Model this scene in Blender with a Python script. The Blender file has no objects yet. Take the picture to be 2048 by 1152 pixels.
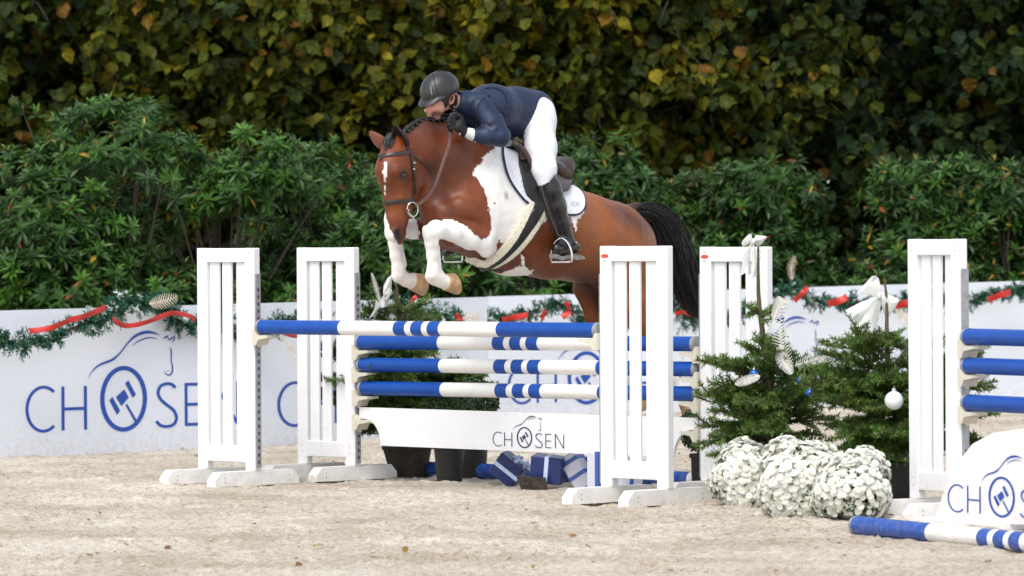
import bpy, math, random
import numpy as np
from mathutils import Vector, Matrix, Euler
from mathutils.bvhtree import BVHTree
random.seed(7); RNG = np.random.default_rng(7)
S = bpy.context.scene
C = S.collection
R = math.radians

# ------------------------------------------------------------------ camera
FOC = 9800.0                      # focal length in units of a 2048-wide frame
CAMH = 1.70
cam_data = bpy.data.cameras.new('camera'); cam = bpy.data.objects.new('camera', cam_data); C.objects.link(cam)
cam_data.sensor_width = 36.0; cam_data.lens = FOC / 2048 * 36
cam_data.clip_start = 0.5; cam_data.clip_end = 2000
cam.location = (0, 0, CAMH)
cam.rotation_euler = Euler((math.pi / 2 - 97 / FOC, 0.005, 0))
cam_data.dof.use_dof = True; cam_data.dof.focus_distance = 32.6; cam_data.dof.aperture_fstop = 4.2
S.camera = cam

# ------------------------------------------------------------------ sky and sun (overcast)
W = bpy.data.worlds.new('World'); S.world = W; W.use_nodes = True
nt = W.node_tree; nt.nodes.clear()
sky = nt.nodes.new('ShaderNodeTexSky'); sky.sky_type = 'NISHITA'; sky.sun_disc = False
SUN_EL, SUN_AZ = R(56), R(200)
sky.sun_elevation = SUN_EL; sky.sun_rotation = SUN_AZ
sky.air_density = 1.0; sky.dust_density = 1.2; sky.ozone_density = 1.0
hs = nt.nodes.new('ShaderNodeHueSaturation'); hs.inputs['Saturation'].default_value = 0.34
bg = nt.nodes.new('ShaderNodeBackground'); bg.inputs['Strength'].default_value = 0.15
wo = nt.nodes.new('ShaderNodeOutputWorld')
nt.links.new(sky.outputs[0], hs.inputs['Color']); nt.links.new(hs.outputs[0], bg.inputs['Color']); nt.links.new(bg.outputs[0], wo.inputs['Surface'])
sd = bpy.data.lights.new('sun', 'SUN'); sd.energy = 1.5; sd.angle = R(32); sd.color = (1, .955, .89)
sun = bpy.data.objects.new('sun', sd); C.objects.link(sun)
# towards the sun: azimuth measured like the sky texture (0 = +Y, clockwise seen from above)
sv = Vector((math.sin(SUN_AZ) * math.cos(SUN_EL), math.cos(SUN_AZ) * math.cos(SUN_EL), math.sin(SUN_EL)))
sun.rotation_euler = sv.to_track_quat('Z', 'Y').to_euler()
S.view_settings.view_transform = 'Standard'; S.view_settings.look = 'None'
S.view_settings.gamma = 1; S.view_settings.exposure = 0.78
S.render.engine = 'CYCLES'

# ------------------------------------------------------------------ measuring help: photo point -> place in the world
CR = cam.rotation_euler.to_matrix(); CO = Vector((0, 0, CAMH))
CRn = np.array(CR)
def ray(px, py):
    return (CR @ Vector(((px - 1024) / FOC, -(py - 576) / FOC, -1))).normalized()
def at(px, py, d):
    r = ray(px, py); return CO + r * (d / r.y)
def ground(px, py, z=0.0):
    r = ray(px, py); return CO + r * ((z - CAMH) / r.z)
def onplane(px, py, P, n):
    r = ray(px, py); return CO + r * ((P - CO).dot(n) / r.dot(n))
def proj(P):
    """numpy (N,3) -> photo px"""
    q = (np.asarray(P) - np.array([0, 0, CAMH])) @ CRn
    return 1024 + FOC * q[:, 0] / -q[:, 2], 576 - FOC * q[:, 1] / -q[:, 2]

# ------------------------------------------------------------------ materials
def mat(name, col, rough=.6, metal=0, spec=.5, bump=0, bscale=40, var=0, vscale=8, coat=0, sheen=0, trans=0, attr=None, hue=0, bdist=.02, sss=0, detail=5, bstretch=None):
    m = bpy.data.materials.new(name); m.use_nodes = True; t = m.node_tree; N = t.nodes; L = t.links
    b = N['Principled BSDF']
    b.inputs['Base Color'].default_value = (*col, 1); b.inputs['Roughness'].default_value = rough
    b.inputs['Metallic'].default_value = metal; b.inputs['Specular IOR Level'].default_value = spec
    b.inputs['Coat Weight'].default_value = coat
    b.inputs['Sheen Weight'].default_value = sheen
    if sss:
        b.inputs['Subsurface Weight'].default_value = sss; b.inputs['Subsurface Radius'].default_value = (.03, .012, .006)
    tc = N.new('ShaderNodeTexCoord'); src = None
    if attr:
        a = N.new('ShaderNodeAttribute'); a.attribute_name = attr; src = a.outputs['Color']
    if var:
        no = N.new('ShaderNodeTexNoise'); no.inputs['Scale'].default_value = vscale; no.inputs['Detail'].default_value = detail
        L.new(tc.outputs['Object'], no.inputs['Vector'])
        mr = N.new('ShaderNodeMapRange'); mr.inputs['To Min'].default_value = 1 - var; mr.inputs['To Max'].default_value = 1 + var
        mr.inputs['From Min'].default_value = .3; mr.inputs['From Max'].default_value = .7
        L.new(no.outputs['Fac'], mr.inputs['Value'])
        mx = N.new('ShaderNodeMix'); mx.data_type = 'RGBA'; mx.blend_type = 'MULTIPLY'; mx.inputs['Factor'].default_value = 1
        mx.inputs[6].default_value = (*col, 1)
        if src: L.new(src, mx.inputs[6])
        L.new(mr.outputs[0], mx.inputs[7]); src = mx.outputs[2]
    if src: L.new(src, b.inputs['Base Color'])
    if bump:
        n2 = N.new('ShaderNodeTexNoise'); n2.inputs['Scale'].default_value = bscale; n2.inputs['Detail'].default_value = 6
        if bstretch:
            mp = N.new('ShaderNodeMapping'); mp.inputs['Scale'].default_value = bstretch
            L.new(tc.outputs['Object'], mp.inputs[0]); L.new(mp.outputs[0], n2.inputs['Vector'])
        else: L.new(tc.outputs['Object'], n2.inputs['Vector'])
        bp = N.new('ShaderNodeBump'); bp.inputs['Strength'].default_value = bump; bp.inputs['Distance'].default_value = bdist
        L.new(n2.outputs['Fac'], bp.inputs['Height']); L.new(bp.outputs[0], b.inputs['Normal'])
    if trans:   # thin leaf: let some light through
        tr = N.new('ShaderNodeBsdfTranslucent'); ms = N.new('ShaderNodeMixShader'); ms.inputs[0].default_value = trans
        if src: L.new(src, tr.inputs['Color'])
        else: tr.inputs['Color'].default_value = (*col, 1)
        out = N['Material Output']; L.new(b.outputs[0], ms.inputs[1]); L.new(tr.outputs[0], ms.inputs[2]); L.new(ms.outputs[0], out.inputs['Surface'])
    return m

M = {}
M['white_paint'] = mat('white_paint', (.80, .80, .81), .42, bump=.08, bscale=25, var=.03, vscale=3)
M['white_dirty'] = mat('white_dirty_paint', (.80, .79, .77), .55, var=.10, vscale=9, bump=.1, bscale=30)
M['pole_white'] = mat('pole_white', (.80, .79, .76), .4, var=.03, vscale=5, bump=.05)
M['pole_blue'] = mat('pole_blue', (.003, .062, .33), .38, spec=.35, var=.10, vscale=9, bump=.05)
M['cap_grey'] = mat('cap_grey', (.27, .28, .29), .55, var=.12, vscale=30)
M['track'] = mat('galvanised_track', (.36, .37, .39), .45, metal=.5, var=.15, vscale=30)
M['hole'] = mat('track_hole', (.08, .08, .09), .8)
M['cup'] = mat('cup_plastic', (.62, .58, .48), .5, var=.08, vscale=30)
M['banner'] = mat('banner_white', (.70, .735, .81), .45, var=.015, vscale=2)
M['logo_blue'] = mat('logo_blue', (.008, .065, .36), .5)
M['logo_navy'] = mat('logo_navy', (.015, .02, .10), .5)
M['red_sticker'] = mat('sticker_red', (.62, .07, .02), .5)

def dirt(m, z0, z1, amt, col=(.50, .42, .33), scuff=.0):
    """dried sand splashed up the foot of painted things, and a few scuffs"""
    t = m.node_tree; N = t.nodes; L = t.links; b = N['Principled BSDF']; tc = N['Texture Coordinate']; base = b.inputs['Base Color']
    sx = N.new('ShaderNodeSeparateXYZ'); L.new(tc.outputs['Object'], sx.inputs[0])
    mr = N.new('ShaderNodeMapRange'); mr.inputs['From Min'].default_value = z0; mr.inputs['From Max'].default_value = z1; mr.inputs['To Min'].default_value = amt; mr.inputs['To Max'].default_value = 0; L.new(sx.outputs['Z'], mr.inputs['Value'])
    no = N.new('ShaderNodeTexNoise'); no.inputs['Scale'].default_value = 28; no.inputs['Detail'].default_value = 8; no.inputs['Roughness'].default_value = .7; L.new(tc.outputs['Object'], no.inputs['Vector'])
    m2 = N.new('ShaderNodeMapRange'); m2.inputs['From Min'].default_value = .42; m2.inputs['From Max'].default_value = .66; L.new(no.outputs['Fac'], m2.inputs['Value'])
    mu = N.new('ShaderNodeMath'); mu.operation = 'MULTIPLY'; L.new(mr.outputs[0], mu.inputs[0]); L.new(m2.outputs[0], mu.inputs[1]); fac = mu.outputs[0]
    if scuff:
        n3 = N.new('ShaderNodeTexNoise'); n3.inputs['Scale'].default_value = 16; n3.inputs['Detail'].default_value = 10; n3.inputs['Roughness'].default_value = .75; L.new(tc.outputs['Object'], n3.inputs['Vector'])
        m3 = N.new('ShaderNodeMapRange'); m3.inputs['From Min'].default_value = .64; m3.inputs['From Max'].default_value = .70; m3.inputs['To Max'].default_value = scuff; L.new(n3.outputs['Fac'], m3.inputs['Value'])
        mm = N.new('ShaderNodeMath'); mm.operation = 'MAXIMUM'; L.new(fac, mm.inputs[0]); L.new(m3.outputs[0], mm.inputs[1]); fac = mm.outputs[0]
    mx = N.new('ShaderNodeMix'); mx.data_type = 'RGBA'; mx.inputs[7].default_value = (*col, 1)
    if base.links: L.new(base.links[0].from_socket, mx.inputs[6])
    else: mx.inputs[6].default_value = base.default_value
    L.new(fac, mx.inputs[0]); L.new(mx.outputs[2], base)
dirt(M['white_paint'], .05, .40, .40, scuff=.07); dirt(M['white_dirty'], .0, .12, .40, scuff=.12); dirt(M['banner'], .0, .35, .5, scuff=.05)
dirt(M['pole_blue'], 0, .3, .2, scuff=.12); dirt(M['pole_white'], 0, .3, .4, scuff=.18)

# ------------------------------------------------------------------ mesh tools
def tag(o, label=None, cat=None, group=None, kind=None):
    if label: o['label'] = label
    if cat: o['category'] = cat
    if group: o['group'] = group
    if kind: o['kind'] = kind
    return o
def empty(name, loc, label=None, cat=None, group=None):
    o = bpy.data.objects.new(name, None); C.objects.link(o); o.location = loc; o.empty_display_size = .1
    return tag(o, label, cat, group)
def child(o, parent):
    """parent while keeping the world placement of a mesh written in world coordinates"""
    o.parent = parent
    m = Matrix.Translation(parent_world(parent)); o.matrix_parent_inverse = m.inverted()
    return o
def parent_world(p):
    l = Vector((0, 0, 0)); q = p
    if p.type != 'EMPTY': return l
    while q is not None:
        if q.type == 'EMPTY' or q.get('_moved'): l += Vector(q.location)
        q = q.parent
    return l
def mesh_obj(name, v, f, m, parent=None, smooth=False, mats=None, midx=None):
    me = bpy.data.meshes.new(name); me.from_pydata([tuple(p) for p in v], [], f); me.update()
    for mm in (mats or [m]): me.materials.append(mm)
    if midx is not None: me.polygons.foreach_set('material_index', midx)
    if smooth: me.polygons.foreach_set('use_smooth', [True] * len(me.polygons))
    o = bpy.data.objects.new(name, me); C.objects.link(o)
    if parent is not None: child(o, parent)
    return o
def fast_mesh(name, V, Q, m, parent=None, smooth=False, col=None):
    """V (N,3) float array, Q (M,k) int array all faces with k corners, optional per-vertex colour"""
    me = bpy.data.meshes.new(name); V = np.ascontiguousarray(V, dtype=np.float32); Q = np.ascontiguousarray(Q, dtype=np.int32)
    k = Q.shape[1]
    me.vertices.add(len(V)); me.vertices.foreach_set('co', V.ravel())
    me.loops.add(Q.size); me.loops.foreach_set('vertex_index', Q.ravel())
    me.polygons.add(len(Q)); me.polygons.foreach_set('loop_start', np.arange(0, Q.size, k, dtype=np.int32))
    me.update(calc_edges=True)
    me.polygons.foreach_set('use_smooth', np.full(len(Q), smooth))
    if col is not None:
        a = me.color_attributes.new('col', 'FLOAT_COLOR', 'POINT')
        a.data.foreach_set('color', np.concatenate([col, np.ones((len(col), 1))], 1).astype(np.float32).ravel())
    me.materials.append(m)
    o = bpy.data.objects.new(name, me); C.objects.link(o)
    if parent is not None: child(o, parent)
    return o
class MB:
    """collects shapes into one mesh, with several materials"""
    def __init__(s): s.v = []; s.f = []; s.mi = []; s.mats = []
    def _m(s, m):
        if m not in s.mats: s.mats.append(m)
        return s.mats.index(m)
    def add(s, v, f, m):
        n = len(s.v); i = s._m(m); s.v += [Vector(p) for p in v]
        for q in f: s.f.append([n + k for k in q]); s.mi.append(i)
    def box(s, o, a, b, c, m, bev=0.0):
        """o = corner, a b c = edge vectors; slightly chamfered edges when bev > 0"""
        o = Vector(o); a = Vector(a); b = Vector(b); c = Vector(c)
        if bev <= 0:
            v = [o, o + a, o + a + b, o + b, o + c, o + a + c, o + a + b + c, o + b + c]
            s.add(v, [[0, 3, 2, 1], [4, 5, 6, 7], [0, 1, 5, 4], [1, 2, 6, 5], [2, 3, 7, 6], [3, 0, 4, 7]], m); return
        la, lb, lc = a.length, b.length, c.length; bev = min(bev, la / 3, lb / 3, lc / 3)
        ea, eb, ec = a / la * bev, b / lb * bev, c / lc * bev
        v = []; idx = {}
        for i in (0, 1):
            for j in (0, 1):
                for k in (0, 1):
                    p = o + a * i + b * j + c * k; sa, sb, sc = (1 - 2 * i), (1 - 2 * j), (1 - 2 * k)
                    for ax, q in enumerate((p + eb * sb + ec * sc, p + ea * sa + ec * sc, p + ea * sa + eb * sb)):
                        idx[(i, j, k, ax)] = len(v); v.append(q)
        f = []
        I = lambda i, j, k, ax: idx[(i, j, k, ax)]
        for i in (0, 1):
            q = [I(i, 0, 0, 0), I(i, 1, 0, 0), I(i, 1, 1, 0), I(i, 0, 1, 0)]; f.append(q if i else q[::-1])
            q = [I(0, i, 0, 1), I(0, i, 1, 1), I(1, i, 1, 1), I(1, i, 0, 1)]; f.append(q if i else q[::-1])
            q = [I(0, 0, i, 2), I(1, 0, i, 2), I(1, 1, i, 2), I(0, 1, i, 2)]; f.append(q if i else q[::-1])
        for j in (0, 1):
            for k in (0, 1): f.append([I(0, j, k, 1), I(1, j, k, 1), I(1, j, k, 2), I(0, j, k, 2)])
        for i in (0, 1):
            for k in (0, 1): f.append([I(i, 0, k, 0), I(i, 1, k, 0), I(i, 1, k, 2), I(i, 0, k, 2)])
            for j in (0, 1): f.append([I(i, j, 0, 0), I(i, j, 1, 0), I(i, j, 1, 1), I(i, j, 0, 1)])
        for i in (0, 1):
            for j in (0, 1):
                for k in (0, 1): f.append([I(i, j, k, 0), I(i, j, k, 1), I(i, j, k, 2)])
        s.add(v, f, m)
    def tube(s, pts, rad, m, n=10, caps=True, flat=1.0, up=None):
        pts = [Vector(p) for p in pts]; k = len(pts)
        rad = rad if hasattr(rad, '__len__') else [rad] * k
        v = []; prev = None
        for i, p in enumerate(pts):
            d = (pts[min(i + 1, k - 1)] - pts[max(i - 1, 0)]).normalized()
            if prev is None:
                a = Vector(up) if up is not None else (Vector((0, 0, 1)) if abs(d.z) < .9 else Vector((1, 0, 0)))
            else: a = prev
            a = (a - d * a.dot(d)).normalized(); prev = a; b = d.cross(a)
            for j in range(n):
                t = 2 * math.pi * j / n; v.append(p + a * (math.cos(t) * rad[i]) + b * (math.sin(t) * rad[i] * flat))
        f = [[i * n + j, i * n + (j + 1) % n, (i + 1) * n + (j + 1) % n, (i + 1) * n + j] for i in range(k - 1) for j in range(n)]
        if caps: f += [list(range(n))[::-1], [(k - 1) * n + j for j in range(n)]]
        s.add(v, f, m)
    def poly(s, pts, off, m):
        """planar outline extruded by vector off"""
        pts = [Vector(p) for p in pts]; n = len(pts); off = Vector(off)
        s.add(pts + [p + off for p in pts], [list(range(n))[::-1], [n + i for i in range(n)]] + [[i, (i + 1) % n, n + (i + 1) % n, n + i] for i in range(n)], m)
    def sphere(s, c, r, m, n=16, k=10, sq=(1, 1, 1), rot=None):
        c = Vector(c); v = []; rot = rot or Matrix.Identity(3)
        for i in range(k + 1):
            th = math.pi * i / k
            for j in range(n):
                ph = 2 * math.pi * j / n
                v.append(c + rot @ Vector((r * sq[0] * math.sin(th) * math.cos(ph), r * sq[1] * math.sin(th) * math.sin(ph), r * sq[2] * math.cos(th))))
        s.add(v, [[i * n + j, (i + 1) * n + j, (i + 1) * n + (j + 1) % n, i * n + (j + 1) % n] for i in range(k) for j in range(n)], m)
    def build(s, name, parent=None, smooth=False):
        o = mesh_obj(name, s.v, s.f, None, parent, False, mats=s.mats, midx=s.mi)
        if smooth:
            me = o.data; me.polygons.foreach_set('use_smooth', [True] * len(me.polygons))
            try: me.set_sharp_from_angle(angle=R(40))
            except Exception: pass
        return o
def vnoise(x, y, seed, oct=4, lac=2.1, gain=.5):
    """smooth value noise on numpy arrays"""
    out = np.zeros_like(x, dtype=float); amp = 1; tot = 0; fr = 1.0
    g = np.random.default_rng(seed)
    for o in range(oct):
        T = g.random((256, 256)); ox, oy = g.random(2) * 100
        X = x * fr + ox; Y = y * fr + oy
        xi = np.floor(X).astype(int); yi = np.floor(Y).astype(int); fx = X - xi; fy = Y - yi
        fx = fx * fx * (3 - 2 * fx); fy = fy * fy * (3 - 2 * fy)
        a = T[xi % 256, yi % 256]; b = T[(xi + 1) % 256, yi % 256]; c = T[xi % 256, (yi + 1) % 256]; d = T[(xi + 1) % 256, (yi + 1) % 256]
        out += amp * ((a * (1 - fx) + b * fx) * (1 - fy) + (c * (1 - fx) + d * fx) * fy); tot += amp
        amp *= gain; fr *= lac
    return out / tot

# ------------------------------------------------------------------ sand arena floor (one sheet to the horizon)
def sand():
    xs = np.concatenate([-np.geomspace(400, 8, 30), np.arange(-7, 7.5, .028), np.geomspace(8, 400, 30)])
    ys = np.concatenate([-np.geomspace(300, 3, 14), np.linspace(0, 22, 20), np.arange(23, 37, .026), np.arange(37, 50, .055), np.geomspace(51, 700, 30)])
    X, Y = np.meshgrid(xs, ys); 
    a = vnoise(X * 1.1, Y * 1.1, 1, 3) - .5
    b = vnoise(X * 9, Y * 9, 2, 3) - .5
    c = vnoise(X * 26, Y * 26, 3, 2)
    d = np.clip(vnoise(X * 13, Y * 13, 4, 2) - .60, 0, 1)
    pits = np.clip(vnoise(X * 3.4, Y * 3.4, 5, 2) - .60, 0, 1)
    e = vnoise(X * 47, Y * 47, 6, 2) - .5
    Z0 = b * .013 + (c - .5) * .010 + e * .012 + d * .07 - pits * .05
    gp = np.random.default_rng(31)
    prints = [(gp.uniform(-5, 6.5), gp.uniform(24.5, 44)) for _ in range(120)]
    for k in range(5):
        x0_, y0_, a_ = gp.uniform(-3, 4), gp.uniform(25, 33), gp.uniform(-.4, .4) - 2.3
        prints += [(x0_ + math.cos(a_) * q * .55 + gp.normal(0, .09), y0_ + math.sin(a_) * q * .55 + gp.normal(0, .09)) for q in range(-6, 7)]
    for (hx_, hy_) in prints:
        jx = np.searchsorted(xs, [hx_ - .22, hx_ + .22]); jy = np.searchsorted(ys, [hy_ - .22, hy_ + .22]); sl = (slice(jy[0], jy[1]), slice(jx[0], jx[1]))
        rr = np.hypot(X[sl] - hx_, (Y[sl] - hy_)) / .085; a[sl] += (-.55 * np.exp(-rr ** 4) + .35 * np.exp(-((rr - 1.35) / .35) ** 2) * (.5 + vnoise(X[sl] * 12, Y[sl] * 12, 8, 2))) * gp.uniform(.6, 1.6)
    fade = np.clip((52 - np.hypot(X, 0 * Y)) / 40, 0, 1) * np.clip((Y - 21) / 2, 0, 1) * np.clip((52 - Y) / 2, 0, 1) * (np.abs(X) < 7.6)
    harrow = np.sin(Y * 38 + 3 * a + 1.5 * np.sin(X * .7)) * .004 * np.clip(vnoise(X * .5, Y * .25, 12, 2) * 3 - 1.1, 0, 1)
    Z = (Z0 + a * .05 + harrow) * fade - .004
    ny, nx = X.shape; V = np.stack([X, Y, Z], -1).reshape(-1, 3)
    i = np.arange(ny - 1)[:, None] * nx + np.arange(nx - 1)[None]; i = i.ravel()
    Q = np.stack([i, i + 1, i + nx + 1, i + nx], 1)
    m = mat('sand', (.50, .415, .315), .95, spec=.1, bump=1.0, bscale=95, bdist=.03)
    t = m.node_tree; N = t.nodes; L = t.links; b_ = N['Principled BSDF']; tc = N['Texture Coordinate']
    n1 = N.new('ShaderNodeTexNoise'); n1.inputs['Scale'].default_value = .9; n1.inputs['Detail'].default_value = 9; n1.inputs['Roughness'].default_value = .65
    n2 = N.new('ShaderNodeTexNoise'); n2.inputs['Scale'].default_value = 26; n2.inputs['Detail'].default_value = 6
    L.new(tc.outputs['Object'], n1.inputs['Vector']); L.new(tc.outputs['Object'], n2.inputs['Vector'])
    r1 = N.new('ShaderNodeValToRGB'); r1.color_ramp.elements[0].position = .36; r1.color_ramp.elements[0].color = (.57, .485, .385, 1)
    r1.color_ramp.elements[1].position = .62; r1.color_ramp.elements[1].color = (.80, .735, .635, 1)
    r2 = N.new('ShaderNodeValToRGB'); r2.color_ramp.elements[0].position = .34; r2.color_ramp.elements[0].color = (.74, .69, .63, 1)
    r2.color_ramp.elements[1].position = .55; r2.color_ramp.elements[1].color = (1, 1, 1, 1)
    mx = N.new('ShaderNodeMix'); mx.data_type = 'RGBA'; mx.blend_type = 'MULTIPLY'; mx.inputs['Factor'].default_value = 1
    L.new(n1.outputs['Fac'], r1.inputs[0]); L.new(n2.outputs['Fac'], r2.inputs[0]); L.new(r1.outputs[0], mx.inputs[6]); L.new(r2.outputs[0], mx.inputs[7]); L.new(mx.outputs[2], b_.inputs['Base Color'])
    o = fast_mesh('ground', V, Q, m, smooth=True); tag(o, kind='structure')
    # crumbs and clods of sand lying loose on it
    ph_ = (1 + 5 ** .5) / 2
    base = np.array([(-1, ph_, 0), (1, ph_, 0), (-1, -ph_, 0), (1, -ph_, 0), (0, -1, ph_), (0, 1, ph_), (0, -1, -ph_), (0, 1, -ph_), (ph_, 0, -1), (ph_, 0, 1), (-ph_, 0, -1), (-ph_, 0, 1)]) / 1.9
    tf = np.array([(0, 11, 5), (0, 5, 1), (0, 1, 7), (0, 7, 10), (0, 10, 11), (1, 5, 9), (5, 11, 4), (11, 10, 2), (10, 7, 6), (7, 1, 8), (3, 9, 4), (3, 4, 2), (3, 2, 6), (3, 6, 8), (3, 8, 9), (4, 9, 5), (2, 4, 11), (6, 2, 10), (8, 6, 7), (9, 8, 1)])
    n = 5000; P = np.stack([RNG.uniform(-6, 7, n), 24 + RNG.random(n) ** 1.2 * 22, np.zeros(n)], 1)
    cl = vnoise(P[:, 0] * .9, P[:, 1] * .9, 9, 2); keep = cl > RNG.uniform(.35, .65, n); P = P[keep]; n = len(P)
    r = .004 + .011 * RNG.random(n) ** 5; r[RNG.random(n) < .006] *= 2.0
    P[:, 2] = r * .3 + .004
    VV = P[:, None] + base[None] * r[:, None, None] * RNG.uniform(.65, 1.35, (n, 12, 1)) * np.array([1.4, 1.3, .7])
    QQ = (tf[None] + np.arange(n)[:, None, None] * 12).reshape(-1, 3)
    col = np.array([.50, .42, .33])[None] * RNG.uniform(.6, 1.15, (n, 1)); col = np.repeat(col, 12, 0)
    o = fast_mesh('sand_clods', VV.reshape(-1, 3), QQ, mat('sand_clod', (.4, .3, .2), .95, attr='col', spec=.1), smooth=True, col=col)
    tag(o, 'small crumbs and clods of pale sand lying loose on the arena', 'sand', kind='stuff')
sand()

# planting bed behind the boards
mb = MB(); mb.box((-30, 46.6, -.3), (70, 12, 0), (-12 * .2, 14, 0), (0, 0, .42), mat('dark_soil', (.035, .026, .018), .95, var=.3, vscale=6, bump=.6, bscale=15))
tag(mb.build('planting_bed'), kind='structure')
# ------------------------------------------------------------------ logo strokes (native units: photo px of the left board, O centre = origin, y down)
def arc(cx, cy, rx, ry, a0, a1, n=24):
    return [(cx + rx * math.cos(R(a0 + (a1 - a0) * i / n)), cy + ry * math.sin(R(a0 + (a1 - a0) * i / n))) for i in range(n + 1)]
def smooth_pts(P, n=6):
    out = []
    for i in range(len(P) - 1):
        p0 = P[max(i - 1, 0)]; p1 = P[i]; p2 = P[i + 1]; p3 = P[min(i + 2, len(P) - 1)]
        for k in range(n):
            t = k / n
            out.append(tuple(.5 * (2 * b + (c - a) * t + (2 * a - 5 * b + 4 * c - d) * t * t + (-a + 3 * b - 3 * c + d) * t ** 3) for a, b, c, d in zip(p0, p1, p2, p3)))
    out.append(tuple(P[-1])); return out
def logo_strokes(w=6.0):
    T, B = -28.0, 59.0; m_ = (T + B) / 2; st = []; cl = []
    st.append((arc(-158, m_, 32, 43.5, -50, -310, 30), w))
    for x in (-120, -76): st.append(([(x, T), (x, B)], w))
    st.append(([(-117, m_ + 1), (-79, m_ + 1)], w))
    cl.append((arc(0, 0, 42.5, 61.5, 0, 360, 64)[:-1], w * 1.45))
    st.append((smooth_pts([(104, T + 9), (97, T + 2), (86, T + .5), (74, T + 5), (69, T + 18), (74, T + 31), (87, m_), (100, B - 33), (106, B - 18), (101, B - 5), (88, B - .5), (74, B - 3), (65, B - 12)], 5), w))
    st.append(([(126, T), (126, B)], w))
    for y in (T + w / 2, m_, B - w / 2): st.append(([(129, y), (160, y)], w))
    for x in (184, 232): st.append(([(x, T), (x, B)], w))
    st.append(([(185, T + 2), (231, B - 2)], w))
    def z(P): return [((x - 470) / 3.2, (y - 760) / 3.2) for x, y in P]
    def var(P, ws): 
        Q = smooth_pts([(*p, w_) for p, w_ in zip(z(P), ws)], 6); return [q[:2] for q in Q], [q[2] for q in Q]
    V = []
    V.append(var([(245, 625), (262, 590), (300, 550), (345, 528), (400, 508), (450, 465), (500, 402), (550, 358), (605, 338), (655, 340), (705, 358)], [.6, 1.5, 3.2, 4.4, 4.6, 2.8, 3.0, 5.2, 6.2, 4.6, .6]))
    V.append(var([(527, 425), (560, 397), (610, 377), (650, 373), (690, 384)], [.8, 2, 2.8, 2.2, .8]))
    V.append(var([(726, 380), (742, 372), (762, 358)], [.8, 3.4, .8])); V.append(var([(748, 362), (758, 378), (768, 394)], [1, 2.4, 1]))
    V.append(var([(764, 392), (780, 380), (802, 366)], [.8, 3.6, 1])); V.append(var([(800, 368), (797, 390), (782, 410)], [1, 2.6, .8]))
    V.append(var([(772, 435), (778, 470), (777, 520), (785, 565), (782, 598), (765, 616), (745, 610), (733, 590)], [1, 2.6, 2.0, 2.6, 3.0, 2.6, 2.2, .8]))
    V.append(var([(753, 592), (760, 588)], [2, 1.4]))
    polys = [z(P) for P in ([(378, 768), (398, 745), (447, 835), (427, 862)], [(480, 662), (500, 642), (549, 735), (528, 756)], [(420, 748), (474, 700), (502, 752), (455, 806)], [(480, 800), (492, 793), (552, 900), (540, 910)])]
    return st, cl, V, polys
def logo(parent, name, O, ax, up, nrm, sx, sy, material, w=6.0, clip=None):
    """flat print standing 2 mm proud of its board. O = centre of the ring; sx, sy = metres per native unit"""
    st, cl, V, polys = logo_strokes(w)
    verts = []; faces = []
    T3 = lambda x, y, k=0: O + ax * (x * sx) - up * (y * sy) + nrm * (.0025 + k * .0006)
    def strip(P, ws, closed=False, k=0):
        n = len(P); b = len(verts)
        for i in range(n):
            a = P[(i - 1) % n] if closed else P[max(i - 1, 0)]; c = P[(i + 1) % n] if closed else P[min(i + 1, n - 1)]
            dx, dy = c[0] - a[0], c[1] - a[1]; l = math.hypot(dx, dy) or 1; nx, ny = -dy / l, dx / l
            h = ws[i] / 2
            verts.append(T3(P[i][0] + nx * h, P[i][1] + ny * h, k)); verts.append(T3(P[i][0] - nx * h, P[i][1] - ny * h, k))
        for i in range(n if closed else n - 1):
            j = (i + 1) % n; faces.append([b + 2 * i, b + 2 * i + 1, b + 2 * j + 1, b + 2 * j])
    k = 0
    for P, ww in st: strip(P, [ww] * len(P), k=k % 5); k += 1
    for P, ww in cl: strip(P, [ww] * len(P), True, k=k % 5); k += 1
    for P, ws in V: strip(P, ws, k=k % 5); k += 1
    for P in polys:
        b = len(verts); verts.extend(T3(x, y, k % 5) for x, y in P); faces.append(list(range(b, b + len(P)))); k += 1
    return mesh_obj(name, verts, faces, material, parent)

# ------------------------------------------------------------------ the advertising boards
def board(px0, d0, zt0, px1, d1, zt1, zb0, zb1, label, prints):
    A = at(px0, 700, d0); B = at(px1, 700, d1); A.z = B.z = 0
    u = (B - A).normalized(); n = Vector((u.y, -u.x, 0))          # facing the camera
    rt = empty('advertising_board', A, label, 'advertising board', 'advertising boards round the arena')
    mb = MB(); t = -n * .02; e = .004
    v = [A + u * e + Vector((0, 0, zb0)), B - u * e + Vector((0, 0, zb1)), B - u * e + Vector((0, 0, zt1)), A + u * e + Vector((0, 0, zt0))]
    mb.poly(v, t, M['banner']); mb.build('panel', rt)
    for q in (.12, .5, .88):
        mb = MB(); P = A + (B - A) * q + t * 1.1
        mb.box(P - u * .025 - n * .05 + Vector((0, 0, -.1)), u * .05, n * .048, (0, 0, 1.1), M['white_dirty'])
        mb.build('batten', rt)
    for (ox, oy, sc) in prints:
        O = onplane(ox, oy, A, n); q = proj(np.array([O, O + u * .1]))
        per = (q[0][1] - q[0][0]) * 10; pv = FOC / O.y
        logo(rt, 'logo', O, u, Vector((0, 0, 1)), n, sc / per, sc / pv, M['logo_blue'])
    return A, B, u, n
BA = board(-3, 38.9, 1.155, 497, 40.6, 1.18, -.05, -.05, 'white board with the big blue horse-head logo, farthest left of the row', [(247, 797.5, 1.0)])
BB = board(497, 40.6, 1.18, 975, 43.6, 1.19, -.05, -.05, 'white board with a blue C showing between the two left white wings', [(746, 785, .965)])
BC = board(975, 46.9, 1.155, 1365, 48.0, 1.185, -.02, 0, 'white board whose blue logo shows between the stacked poles', [(1173, 755.5, .81)])
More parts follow.
